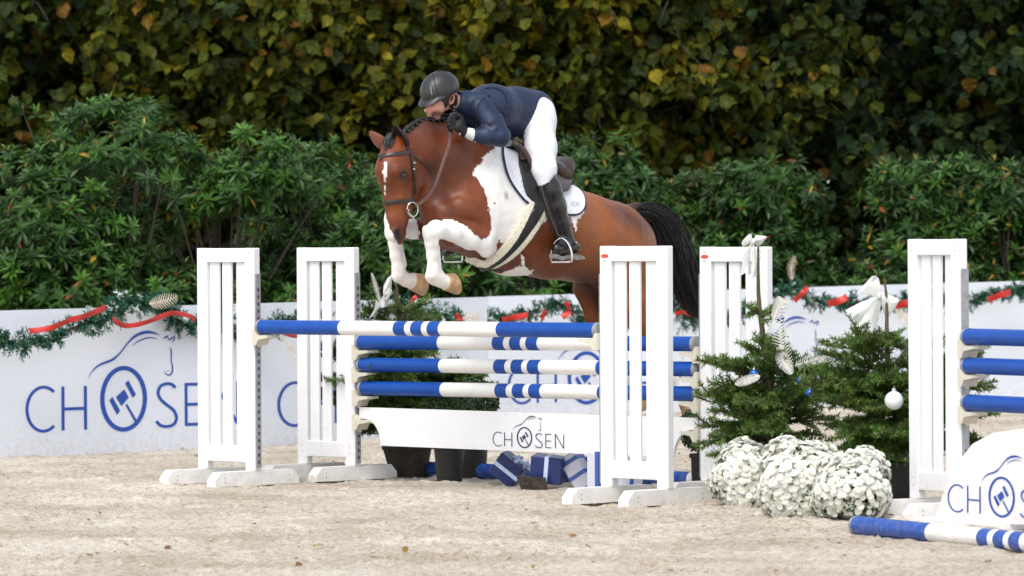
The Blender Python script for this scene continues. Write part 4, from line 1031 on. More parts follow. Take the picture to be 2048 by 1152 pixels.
def rider(part):
    g = 0.0
    P = []
    if part == 'body':        # one continuous inner figure: torso, arms, legs, head and hands
        P += [sk((1076, 226, .02), (1030, 222, .02), (.125, .15), (.135, .145), k=.08), sk((1030, 222, .02), (975, 215, .03), (.135, .145), (.14, .17), k=.08), sk((975, 215, .03), (945, 215, .04), (.13, .17), (.07, .10), k=.06)]
        P += [sk((948, 212, .03), (905, 202, .0), .055, .052, k=.04, tag='neck')]
        P += [sk((892, 190, .0), (872, 196, .0), (.095, .072), (.095, .070), k=.03, tag='head'), sk((880, 205, .0), (866, 214, .0), (.062, .060), (.050, .050), k=.03, tag='head'),
              sk((872, 222, .0), (872, 232, .0), (.040, .045), (.030, .032), k=.03, tag='head'), sk((857, 213, .0), (852, 221, .0), (.012, .012), (.016, .015), k=.012, tag='nose'),
              sk((853, 205, .0), (856, 212, .0), (.009, .010), (.010, .010), k=.015, tag='nose'), sk((858, 226, .0), (859, 231, .0), (.014, .024), (.012, .020), k=.012, tag='lip'),
              sk((861, 202, .03), (857, 203, .0), (.012, .012), (.012, .012), k=.02, tag='brow'), sk((880, 218, .04), (868, 219, .035), (.022, .018), (.018, .016), k=.03, tag='cheek'),
              sk((862, 206, .04), (861, 207.5, .043), (.010, .010), (.009, .009), k=.008, sub=True, tag='socket')]
        for s_ in (1, -1):
            sh, el, wr = ((958, 218, .20), (1000, 275, .30), (936, 266, .205)) if s_ > 0 else ((938, 218, -.14), (945, 280, -.22), (905, 262, -.10))
            P += chain([(*sh, .060), (*el, .040)], k=.05, tag='arm') + chain([(*el, .040), (*wr, .026)], k=.02, tag='arm') + chain([(*wr, .026), ((wr[0] * .5 + (912 if s_ > 0 else 888) * .5), wr[1] - 8, wr[2] - .01, .03, .022)], k=.02, tag='arm')
        P += chain([(1078, 235, .12, .11), (1089, 345, .28, .058)], k=.03, tag='leg') + chain([(1089, 348, .28, .058), (1112, 410, .34, .056), (1130, 470, .35, .036)], k=.03, tag='leg') + chain([(1130, 472, .35, .036), (1132, 492, .35, .034), (1112, 503, .37, .026)], k=.02, tag='leg')
        P += chain([(1060, 240, -.12, .11), (975, 372, -.32, .058)], k=.06, tag='leg') + chain([(975, 375, -.32, .058), (935, 440, -.34, .054), (915, 480, -.35, .034), (900, 500, -.37, .026)], k=.03, tag='leg')
    if part == 'jacket':
        P += [sk((1066, 221, .02), (1032, 223, .02), (.142, .155), (.155, .155), k=.07), sk((1032, 223, .02), (980, 216, .03), (.155, .155), (.148, .178), k=.07), sk((980, 216, .03), (946, 213, .04), (.150, .185), (.095, .13), k=.07)]
        P += [sk((950, 211, .04), (924, 207, .02), (.085, .085), (.070, .068), k=.03, tag='collar')]
        P += [sk((1045, 252, .02), (1040, 262, .02), (.09, .14), (.07, .12), k=.06)]
    if part == 'sleeve':
        P += chain([(962, 212, .19, .085, .07), (985, 245, .26, .076, .066), (1001, 273, .31, .068, .062)], k=.04, tag='arm') + chain([(1001, 273, .31, .066, .060), (975, 273, .27, .058, .054), (950, 270, .225, .046, .044)], k=.03, tag='arm')
        # folds
        for (a, b) in (((972, 232, .25), (998, 226, .24)), ((980, 246, .30), (1004, 238, .27)), ((990, 258, .33), (1012, 250, .29))):
            P += [sk(a, b, .012, .008, k=.02)]
    if part == 'sleeve2':
        P += chain([(938, 218, -.14, .08), (945, 275, -.22, .06), (915, 268, -.13, .045)], k=.03, tag='arm')
    if part == 'breeches':
        P += [sk((1066, 226, .02), (1050, 232, .02), (.145, .16), (.15, .16), k=.08), sk((1070, 226, .10), (1073, 240, .12), (.122, .10), (.122, .10), k=.06)]
        P += chain([(1077, 245, .12, .120, .11), (1082, 295, .21, .104, .095), (1088, 338, .30, .076, .076), (1092, 368, .325, .060, .060)], k=.06, tag='leg')
        P += chain([(1062, 245, -.12, .12, .11), (1010, 320, -.24, .10, .09), (975, 372, -.31, .072, .07)], k=.06, tag='leg')
    return P
_rider = rider
def rider(part):
    P = _rider(part)
    if part == 'body':
        for p in P:
            q = {'body': .80, 'arm': .78, 'leg': .62}.get(p['tag'])
            if q: p['ra'] = tuple(r * q for r in p['ra']); p['rb'] = tuple(r * q for r in p['rb'])
    return P
def build_part(name, part, m, parent, h=.007, cut=None, colf=None):
    V, F, t = sdf_mesh(rider(part) if isinstance(part, str) else part, h)
    if cut is not None:
        ok = cut(V); F = F[ok[F].all(1)]; u_, inv = np.unique(F, return_inverse=True); V = V[u_]; F = inv.reshape(F.shape); 
    o = fast_mesh(name, V, F, m, parent, True, col=None if colf is None else colf(V, t)); return o, V, F
def facecol(V, t):
    tags = np.array([p['tag'] for p in rider('body')])[t]
    c = np.tile(np.array([.66, .33, .25]), (len(V), 1)); x, y = proj(V)
    def sp(cx, cy, rx, ry, colr, k):
        nonlocal c
        w = np.clip(1.3 - ((x - cx) / rx) ** 2 - ((y - cy) / ry) ** 2, 0, 1)[:, None] * k; c = c * (1 - w) + np.array(colr) * w
    sp(870, 223, 10, 6, (.62, .20, .15), .6); sp(853, 221, 4, 5, (.62, .22, .17), .6); sp(858, 229, 5, 2.5, (.5, .16, .13), .8); sp(903, 206, 5, 8, (.66, .26, .2), .5)
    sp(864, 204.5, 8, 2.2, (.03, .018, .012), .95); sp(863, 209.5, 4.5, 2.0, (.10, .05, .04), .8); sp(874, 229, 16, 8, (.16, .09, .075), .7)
    return c
bm_ = mat('skin_body', (.56, .27, .19), .5, sss=.1, attr='col', bump=.06, bscale=120, bdist=.003)
bodyo, rV, rF = build_part('body', 'body', bm_, person, .0062, colf=facecol)
build_part('breeches', 'breeches', M['breeches'], person, .008)
jk, jV, jF = build_part('jacket', 'jacket', M['vest'], person, .008)
sl, sV, sF = build_part('sleeve', 'sleeve', M['jacket'], person, .007)
build_part('sleeve', 'sleeve2', M['jacket'], person, .009)
JB = bvh(np.concatenate([jV, sV]), np.concatenate([jF, sF + len(jV)])); JB0 = bvh(jV, jF)
# yoke and collar in smooth cloth, seam lines
patch('yoke', [(925, 184), (950, 181), (972, 182), (996, 181), (1008, 192), (1012, 205), (1006, 222), (990, 235), (965, 262), (945, 258), (930, 240), (922, 215)], M['jacket'], person, tree=JB0, off=-.004, thick=.010)
strap('seam', [(970, 177), (985, 176), (1000, 180), (1010, 190), (1014, 203), (1009, 216)], .010, .007, mat('navy_seam', (.006, .009, .022), .7), person, tree=JB, off=.001)
strap('seam', [(963, 182), (972, 186), (985, 196), (993, 210), (996, 225)], .007, .006, bpy.data.materials['navy_seam'], person, tree=JB, off=.001)
strap('seam', [(980, 190), (968, 196), (958, 206), (955, 222), (957, 240)], .010, .005, bpy.data.materials['navy_seam'], person, tree=JB, off=.001)
strap('hem', [(1084, 200), (1083, 216), (1078, 232), (1068, 248), (1056, 260), (1042, 270), (1028, 276)], .014, .007, bpy.data.materials['navy_seam'], person, tree=JB, off=-.001)
# collar stand
mb = MB(); c0 = P_(924, 205, .02); d = (P_(905, 202, .0) - c0).normalized(); e1 = d.cross(U).normalized(); 
rows = []
for (t, r) in ((-.03, .088), (0, .080), (.035, .070), (.036, .062), (0, .062)):
    rows.append([c0 + d * t + e1 * (math.cos(2 * math.pi * j / 24) * r) + U * (math.sin(2 * math.pi * j / 24) * r * .92) for j in range(24)])
V = [p for r_ in rows for p in r_]; mb.add(V, [[i * 24 + j, i * 24 + (j + 1) % 24, (i + 1) * 24 + (j + 1) % 24, (i + 1) * 24 + j] for i in range(len(rows) - 1) for j in range(24)], M['jacket']); mb.build('collar', person, True)
# shirt cuff
mb = MB(); mb.tube([P_(953, 271, .228), P_(944, 269, .215), P_(930, 264, .200)], [.047, .042, .034], mat('cuff_white', (.68, .70, .69), .8), 18); mb.build('cuff', person, True)
# chest embroidery
for k, (x, w_) in enumerate(((953, 3), (959, 5), (967, 3), (973, 3))):
    p, n = hit(x, 250 + k * .6, JB); mb = MB(); mb.box(p + n * .0125 - U * .0 - UP * .004, Nn * (.012 * w_ / 4), UP * .006, n * .001, M['cap_grey']); mb.build('embroidery', person)
# gloves with fingers: a fist closing on the rein
def glove(name, wr, kn, l, s=1, far=False):
    P = []
    w0 = (*wr, l); k0 = (*kn, l - .02)
    P += [sk(w0, ((wr[0] * .45 + kn[0] * .55), (wr[1] * .45 + kn[1] * .55), l + .005), (.034, .030), (.044, .026), k=.02), sk(((wr[0] * .45 + kn[0] * .55), (wr[1] * .45 + kn[1] * .55), l + .005), k0, (.044, .026), (.042, .020), k=.02)]
    P += [sk((wr[0] + 5, wr[1] + 3, l + .003), (wr[0] - 3, wr[1] - 1, l), (.039, .035), (.036, .031), k=.006)]
    g = []
    # four fingers side by side across the knuckle line, each bent twice
    for i, (dx, dy, q) in enumerate(((-7.5, -6.5, 1.0), (-9.5, 0.5, 1.08), (-9.5, 7.5, 1.0), (-7, 14, .86))):
        a = (kn[0] + 5 + dx * .35, kn[1] + dy, l + .004); b = (kn[0] + dx * q, kn[1] + dy + 1, l + .012); c = (kn[0] + dx * q - 1, kn[1] + dy + 5, l - .02); d_ = (kn[0] + dx * .4, kn[1] + dy + 8, l - .045)
        g += chain([(*a, .0135), (*b, .0118), (*c, .0105), (*d_, .009)], k=.005, tag='finger')
    g += chain([(kn[0] + 12, kn[1] - 9, l + .01, .015), (kn[0] + 2, kn[1] - 13, l + .012, .0125), (kn[0] - 6, kn[1] - 12, l + .0, .0105)], k=.008, tag='thumb')
    V, F, t = sdf_mesh(P + g, .0045); return fast_mesh(name, V, F, M['glove'], person, True)
glove('glove', (928, 262), (907, 241), .195)
glove('glove', (905, 262), (886, 243), -.09)
mb = MB(); p = P_(918, 268, .235); mb.box(p - UP * .008, Nn * .014, UP * .016, U * .003, M['cap_grey'], .002); mb.build('glove_buckle', person)
# boots
BO = chain([(1088, 354, .325, .083, .080), (1099, 382, .335, .084, .080), (1109, 413, .345, .080, .072), (1121, 447, .35, .064, .058), (1130, 470, .352, .050, .048), (1135, 486, .352, .052, .046)], k=.04, tag='boot') + chain([(1137, 486, .352, .052, .044), (1150, 494, .345, .046, .038)], k=.02, tag='boot') + chain([(1135, 484, .355, .055, .044), (1125, 492, .365, .056, .044), (1114, 499, .375, .044, .038)], k=.025, tag='boot')
def bootcut(V):
    x, y = proj(V); return y > 371 - (x - 1078) * .78 + 6 * np.sin((x - 1078) / 12)
o, bV, bF = build_part('boot', BO, M['boot'], person, .007, cut=bootcut)
mb = MB(); so = [(1106, 508), (1116, 513), (1130, 510), (1142, 508), (1160, 512), (1162, 518), (1146, 520), (1130, 516), (1116, 521), (1106, 516)]
pl = P_(1130, 505, .36); so3 = [onplane(x, y, pl, U) for x, y in so]; mb.poly([p - U * .035 for p in so3], U * .075, mat('boot_sole', (.22, .21, .20), .6, var=.4, vscale=60)); mb.build('sole', person)
BO2 = chain([(975, 374, -.325, .072), (948, 420, -.345, .064), (918, 478, -.355, .046)], k=.04) + chain([(918, 480, -.355, .044), (905, 496, -.365, .038), (892, 506, -.37, .030)], k=.02)
build_part('boot', BO2, M['boot'], person, .009)
BT = bvh(bV, bF)
strap('spur_strap', [(1151, 486), (1146, 492), (1138, 494), (1128, 492), (1120, 488)], .012, .005, M['black_leather'], person, tree=BT)
mb = MB(); mb.tube([P_(1152, 484, .39), P_(1157, 490, .37), P_(1160, 500, .36)], .005, M['steel'], 6); mb.build('spur', person, True)
# helmet
def helmet():
    c = P_(879, 180, .0); f = (P_(845, 204, .0) - c).normalized()      # forward axis in the mid-plane
    up = f.cross(U).normalized(); up = up if up.z > 0 else -up; b = f.cross(up).normalized()
    root = c; mb = MB(); n, k = 18, 40; V = []
    for i in range(n + 1):
        th = R(112) * i / n
        for j in range(k):
            ph = 2 * math.pi * j / k; x = math.sin(th) * math.cos(ph); y = math.sin(th) * math.sin(ph); z = math.cos(th)
            fl_ = .150 if x > 0 else .152
            low = -.10 if False else 0
            zz = z * .125
            if z < 0: zz = z * (.10 + .05 * max(0, -x))      # back comes lower
            V.append(c + f * (x * fl_) + b * (y * .118) + up * (zz - .0))
    F = [[i * k + j, (i + 1) * k + j, (i + 1) * k + (j + 1) % k, i * k + (j + 1) % k] for i in range(n) for j in range(k)]
    nV = len(V); inner = [c + (v - c) * .90 for v in V]
    F2 = [[q + nV for q in f_[::-1]] for f_ in F] + [[n * k + j, nV + n * k + j, nV + n * k + (j + 1) % k, n * k + (j + 1) % k] for j in range(k)]
    mb.add(V + inner, F + F2, M['helmet']); ho = mb.build('helmet', person, True)
    # visor
    mb = MB(); V = []; K = 20
    for i, (e, dz) in enumerate(((.90, 0), (1.10, -.006), (1.30, -.014), (1.35, -.020), (1.30, -.022), (1.10, -.012), (.90, -.008))):
        for j in range(K + 1):
            ph = R(-66 + 132 * j / K); ex = e if abs(ph) < R(36) else 1 + (e - 1) * max(0, (R(66) - abs(ph)) / R(30)) ** .7
            V.append(c + f * (math.cos(ph) * .146 * ex) + b * (math.sin(ph) * .116 * (1 + (ex - 1) * .25)) + up * (.002 + dz * (1.5 if i in (2, 3, 4) else 1)))
    F = [[i * (K + 1) + j, i * (K + 1) + j + 1, (i + 1) * (K + 1) + j + 1, (i + 1) * (K + 1) + j] for i in range(6) for j in range(K)]
    mb.add(V, F, M['helmet']); mb.build('visor', ho, True)
    # seam lines and trim
    def arcline(name, az, r, m, z0=0, z1=90, off=1.004):
        mb = MB(); pts = []
        for i in range(17):
            th = R(z0 + (z1 - z0) * i / 16)
            x = math.sin(th) * math.cos(R(az)); y = math.sin(th) * math.sin(R(az)); pts.append(c + (f * (x * .151) + b * (y * .118) + up * (math.cos(th) * .125)) * off)
        mb.tube(pts, r, m, 6); mb.build(name, ho, True)
    gl = mat('gloss_black', (.004, .004, .004), .15)
    sgn = 1 if b.dot(U) > 0 else -1
    arcline('seam', sgn * 48, .0035, gl, 8, 96); arcline('seam', sgn * 150, .0028, gl, 12, 44); arcline('trim', sgn * 30, .003, M['cap_grey'], 52, 78, 1.006)
    arcline('trim', sgn * 24, .004, M['steel'], 88, 90, 1.03)
    return c, f, up, b * sgn
HC, HF_, HU, HBs = helmet()
RB = bvh(rV, rF)
# hair below the helmet, ear, chin strap, eye
patch('hair', [(880, 201), (884, 194), (892, 190), (900, 188), (912, 190), (913, 205), (908, 214), (903, 216), (899, 205), (895, 205), (893, 213), (889, 214), (887, 205)], M['hair'], person, tree=RB, off=.001, thick=.008, step=2)
def face_ear():
    p, n = hit(901, 199, RB); up = (UP + Vector((0, 0, 0))).normalized(); f = HF_
    mb = MB(); V = []; k = 18
    for (r, d) in ((1.0, 0), (1.05, .012), (.92, .018), (.72, .013), (.45, .004), (.1, .002)):
        for j in range(k):
            a = 2 * math.pi * j / k; rx, ry = .026, .036 * (1 if math.sin(a) > 0 else .8)
            V.append(p + n * d + (-f) * (math.cos(a) * rx * r) + UP * (math.sin(a) * ry * r) + (-f) * (.006 * r * math.sin(a)))
    mb.add(V, [[i * k + j, i * k + (j + 1) % k, (i + 1) * k + (j + 1) % k, (i + 1) * k + j] for i in range(5) for j in range(k)] + [[5 * k + j for j in range(k)]], mat('ear_skin', (.60, .25, .18), .5, sss=.2)); mb.build('ear', person, True)
face_ear()
strap('chin_strap', [(889, 192), (893, 200), (898, 208), (903, 216), (906, 226)], .014, .006, M['black_leather'], person, tree=RB, off=.004)
for (x, y, r, m_) in ((903.5, 213, .012, M['black_leather']), (905, 210, .006, M['steel']), (906, 216, .006, M['steel'])):
    p, n = hit(x, y, RB); mb = MB(); mb.sphere(p + n * .018, r, m_, 10, 8); mb.build('strap_fitting', person, True)
p, n = hit(862.5, 209.3, RB); mb = MB(); mb.sphere(p - n * .004, .0085, mat('eye_white', (.35, .3, .28), .2), 10, 8); mb.build('eye', person, True)
p2, n2 = hit(861.5, 209.3, RB); mb = MB(); mb.sphere(p2 - n2 * .002 , .005, M['eye'], 8, 6); mb.build('iris', person, True)
# ------------------------------------------------------------------ foliage tools
def leafmesh(name, pos, nrm, up, size, tv, tf, col, m, parent=None, smooth=False):
    """instance template leaf (tv in local x=side, y=along, z=normal) at pos with frames"""
    n = len(pos); up = up - nrm * (up * nrm).sum(1, keepdims=True); up /= np.linalg.norm(up, axis=1, keepdims=True) + 1e-9; sd = np.cross(up, nrm)
    V = pos[:, None] + size[:, None, None] * (tv[None, :, 0:1] * sd[:, None] + tv[None, :, 1:2] * up[:, None] + tv[None, :, 2:3] * nrm[:, None])
    Q = (tf[None] + (np.arange(n) * len(tv))[:, None, None]).reshape(-1, tf.shape[1])
    return fast_mesh(name, V.reshape(-1, 3), Q, m, parent, smooth, col=np.repeat(col, len(tv), 0))
def unit(a): return a / (np.linalg.norm(a, axis=-1, keepdims=True) + 1e-9)
_rim = [(0, .03, 0), (.16, -.05, .03), (.34, .04, .03), (.47, .24, -.02), (.50, .46, .03), (.42, .66, -.06), (.27, .80, -.03), (.13, .96, -.12), (0, 1.16, -.20), (-.11, .94, -.10), (-.30, .82, -.08), (-.39, .62, .0), (-.52, .42, -.04), (-.44, .20, .04), (-.33, .03, -.02), (-.15, -.06, .02)]
BROAD = np.array(_rim + [(0, .25, -.09), (0, .62, -.13)]); _n = len(_rim)
BROADF = np.array([(16, i, (i + 1) % _n) for i in (14, 15, 0, 1, 2, 3, 13, 12)] + [(17, i, i + 1) for i in (4, 5, 6, 7, 8, 9, 10, 11)] + [(16, 4, 17), (16, 17, 12)])
BOXL = np.array([(0, 0, 0), (.3, .4, .05), (.2, .85, 0), (-.2, .85, 0), (-.3, .4, .05)]); BOXLF = np.array([(0, 1, 4), (1, 2, 4), (2, 3, 4)])
LANCE = np.array([(0, 0, 0), (.11, .30, .03), (.13, .62, .02), (0, 1, -.10), (-.13, .62, .02), (-.11, .30, .03), (0, .45, -.02)])
LANCEF = np.array([(6, 0, 1), (6, 1, 2), (6, 2, 3), (6, 3, 4), (6, 4, 5), (6, 5, 0)])
M['leaf_tree'] = mat('autumn_leaf', (.05, .06, .01), .55, attr='col', spec=.15, trans=.25, var=.45, vscale=14)
M['leaf_rhodo'] = mat('rhododendron_leaf', (.03, .07, .02), .40, attr='col', spec=.34, trans=.14)
M['bark'] = mat('bark', (.06, .045, .032), .9, var=.3, vscale=12, bump=.6, bscale=30)
def limb(name, parent, P, r, m=None, n=8):
    mb = MB(); mb.tube(P, r, m or M['bark'], n); return mb.build(name, parent, True)

def broad_tree(x, y, seed, label, hue, w=2.3, h=6.4, low=1.5, n=7500):
    g = np.random.default_rng(seed); rt = empty('hazel_tree', (x, y, 0), label, 'tree', 'tall leafy trees behind the shrubs')
    mb = MB(); P = [Vector((x + .05 * math.sin(i * 1.3 + seed), y + .06 * math.cos(i + seed), i * h / 7 - .1)) for i in range(8)]
    mb.tube(P, [.15 * (1 - i / 8.5) + .02 for i in range(8)], M['bark'], 10); mb.build('trunk', rt, True)
    mb = MB(); cent = []
    for i in range(34):
        z = low + (h - low) * (i + g.random()) / 34; a = g.uniform(0, 2 * math.pi); L = w * g.uniform(.5, 1.0) * (1 if z < h * .75 else .75)
        b = np.array([x, y, z - .5]); e = b + np.array([math.cos(a) * L, math.sin(a) * L * .62, g.uniform(-.1, .8)]); mid = (b + e) / 2 + np.array([0, 0, g.uniform(0, .3)])
        mb.tube([b, mid, e, e + np.array([math.cos(a) * .3, math.sin(a) * .3, -.25])], [.035, .022, .012, .004], M['bark'], 5)
        for t in (.45, .7, .9, 1.0): cent.append((b + (e - b) * t + g.normal(0, .12, 3), .34 + .25 * g.random()))
    mb.build('branch', rt, True)
    # clumps of large hanging leaves; the side towards the arena is the thickest
    front = [(np.array([x + g.uniform(-w, w), y - w * .62 * g.uniform(.55, 1.1), g.uniform(low, h)]), g.uniform(.22, .5)) for _ in range(30)]
    cent += front; C_ = np.array([c for c, r in cent]); Rr = np.array([r for c, r in cent])
    k = g.integers(0, len(C_), n); off = g.normal(0, 1, (n, 3)); off = unit(off) * (g.random((n, 1)) ** .5)
    pos = C_[k] + off * Rr[k][:, None] * np.array([1.15, .8, 1.0])
    nr = unit(np.array([0, -.6, .6]) + g.normal(0, .75, (n, 3))); dn = unit(np.array([0, -.25, -1.0]) + g.normal(0, .5, (n, 3)))
    size = g.uniform(.08, .185, n)
    cl = g.random(len(C_))[k]; v = g.random((n, 1)); 
    green = np.array([.022, .048, .010]); olive = np.array([.068, .085, .006]); yel = np.array([.23, .18, .008]); org = np.array([.24, .095, .012]); blue = np.array([.018, .042, .018])
    mixy = np.clip(hue + .30 * (cl - .5) + .18 * g.normal(size=n) + .10 * (pos[:, 2] - 3) / 3, 0, 1)
    c = green * (1 - v) + blue * v; w1 = np.clip(mixy * 2.2, 0, 1)[:, None]; c = c * (1 - w1) + olive * w1
    w2 = np.clip((mixy - .52) * 2.0, 0, 1)[:, None]; c = c * (1 - w2) + yel * w2
    oo = (g.random(n) < .03 * (1 + hue))[:, None]; c = np.where(oo, org * .55 + c * .45, c); c *= g.uniform(.40, 1.0, (n, 1))
    leafmesh('crown', pos, nr, dn, size, BROAD, BROADF, c, M['leaf_tree'], rt)
hues = [.28, .27, .36, .44, .54, .54, .32, .06, .0, .0, .2, .2, .1]
labs = ['dull green autumn tree at the far left edge', 'brownish green tree with sky showing through, left of the horse head', 'olive leaved autumn tree above the left shrubs', 'yellow green autumn tree behind the rider helmet',
        'yellowest leaved tree behind the rider back', 'tree with golden drooping leaves right of the rider', 'olive green tree between the golden one and the dark ones', 'dark green tree above the right-hand fir', 'darkest tree near the right edge', 'dark tree at the extreme right edge', 'green tree just beyond the left edge', 'green tree well beyond the left edge', 'dark tree just beyond the right edge']
xs_ = [-6.3, -4.9, -3.5, -2.1, -.7, .75, 2.3, 3.9, 5.5, 7.0, -7.9, -9.6, 8.8]
for i, x in enumerate(xs_):
    broad_tree(x, 56.0 + (.9 if i % 2 else 0) - (1.3 if i == 5 else 0) + (1.0 if i > 6 else 0), 40 + i, labs[i], hues[i], w=1.75 if i < 7 else 1.9, n=8000)
# dark leaf backdrop, added to keep sky light out of the tree gaps
def dense_mass(name, x0, x1, y, h, n, cols, label, cat):
    g = np.random.default_rng(77); pos = np.stack([g.uniform(x0, x1, n), y + g.uniform(-.9, .9, n), g.random(n) ** .9 * h], 1)
    nr = unit(np.array([0, -.8, .4]) + g.normal(0, .5, (n, 3))); dn = unit(np.array([0, -.2, -1]) + g.normal(0, .5, (n, 3)))
    c = np.array(cols)[g.integers(0, len(cols), n)] * g.uniform(.6, 1.3, (n, 1))
    o = leafmesh(name, pos, nr, dn, g.uniform(.2, .36, n), BROAD, BROADF, c, M['leaf_tree']); tag(o, label, cat, kind='stuff')
dense_mass('backdrop_foliage', -15, 15, 61, 7.2, 20000, [(.010, .016, .005), (.014, .018, .005), (.008, .014, .006)], 'dark leafy backdrop added behind the trees to keep their gaps dark', 'foliage')

def rhododendron(x, y, w, h, seed, label, n=420, tint=1.0):
    g = np.random.default_rng(seed); rt = empty('rhododendron_bush', (x, y, .4), label, 'shrub', 'rhododendron bushes behind the white boards')
    mb = MB(); tips = []
    # whorl centres on and inside a lumpy dome
    lump = [(g.uniform(-.8, .8) * w, g.uniform(-.5, .5) * w * .6, (g.uniform(.12, .9) if q_ > 2 else .2) * h, g.uniform(.32, .62) * w) for q_ in range(12)]
    while len(tips) < n:
        l = lump[g.integers(0, 12)]; d = unit(g.normal(size=3)); d[1] = -abs(d[1]) if g.random() < .8 else d[1]
        if d[2] < -.35: continue
        r = l[3] * .9 * (g.uniform(.6, 1.15) if g.random() < .93 else g.uniform(1.15, 1.45)); p = np.array([l[0], l[1], l[2]]) + d * r * np.array([1, .8, .85])
        if p[2] < -.1 or p[2] > h * 1.08: continue
        tips.append((p, d))
    for i in range(60):
        p, d = tips[i]; b = p * np.array([.25, .25, .35]); mb.tube([b, (b + p) / 2 + g.normal(0, .04, 3), p], [.018, .010, .005], M['bark'], 4)
    o = mb.build('stem'); o.parent = rt
    P = []; Nr = []; Up = []; Sz = []; Cc = []
    for p, d in tips:
        ax = unit(d * .8 + np.array([0, -.15, .75]) + g.normal(0, .22, 3)); a0 = g.uniform(0, 6.28); e1 = unit(np.cross(ax, [1, .2, .1])); e2 = np.cross(ax, e1)
        base = np.array([.029, .077, .012]) * tint * g.uniform(.65, 1.35); 
        if g.random() < .28: base = base * np.array([1.5, 1.5, .9])
        for ring_, (k, el, s) in enumerate(((6, .85, .085), (7, .30, .135), (6, -.15, .14))):
            for j in range(k):
                a = a0 + ring_ * .5 + 6.283 * j / k + g.normal(0, .22); out = e1 * math.cos(a) + e2 * math.sin(a); u_ = unit(out + ax * (el + g.normal(0, .25))); nn = unit(ax - u_ * ax.dot(u_) + g.normal(0, .1, 3))
                P.append(p + ax * (.03 if ring_ == 0 else -.015 * ring_)); Nr.append(nn); Up.append(u_); Sz.append(s * g.uniform(.6, 1.25)); 
                c = base * g.uniform(.75, 1.25) * (1.35 if ring_ == 0 else 1)
                r_ = g.random()
                if r_ < .012: c = np.array([.30, .20, .02])
                elif r_ < .018: c = np.array([.28, .08, .03])
                Cc.append(c)
    leafmesh('leaves', np.array(P), np.array(Nr), np.array(Up), np.array(Sz), LANCE, LANCEF, np.array(Cc), M['leaf_rhodo']).parent = rt
bx = [(-5.6, 47.2, 1.25, 2.9), (-4.75, 46.4, 1.2, 2.62), (-3.75, 46.2, 1.25, 2.85), (-2.7, 46.5, 1.25, 2.8), (-1.7, 47.3, 1.2, 2.6), (-.75, 48.4, 1.2, 2.45), (.35, 49.4, 1.25, 2.3), (1.25, 50.6, 1.2, 2.65), (2.3, 51.4, 1.15, 2.5), (3.25, 51.6, 1.2, 2.2), (4.15, 52.0, 1.1, 2.8), (5.3, 52.0, 1.2, 2.4), (6.5, 52.2, 1.3, 2.5), (-6.9, 47.6, 1.3, 2.6), (-8.3, 47.8, 1.3, 2.7), (7.8, 52.2, 1.3, 2.5), (9.2, 52.3, 1.3, 2.6)]
blab = ['rhododendron at the far left edge', 'tall rhododendron above the big blue logo board', 'rhododendron behind the left front wing', 'rhododendron behind the left stacked-pole wing', 'rhododendron just left of the horse head', 'rhododendron behind the horse neck and front legs', 'rhododendron under the horse belly', 'bushy rhododendron right of the rider leg, above the croup', 'rhododendron behind the horse tail', 'low rhododendron behind the right slatted wings', 'rhododendron with a tall shoot above the white bow fir', 'rhododendron above the right-hand board', 'rhododendron at the far right edge', 'rhododendron just beyond the left edge', 'rhododendron well beyond the left edge', 'rhododendron just beyond the right edge', 'rhododendron well beyond the right edge']
for i, (x, y, w, h) in enumerate(bx):
    rhododendron(x, y, w, h - .42, 100 + i, 'glossy green ' + blab[i], n=760, tint=1.0 if i < 7 else .80)

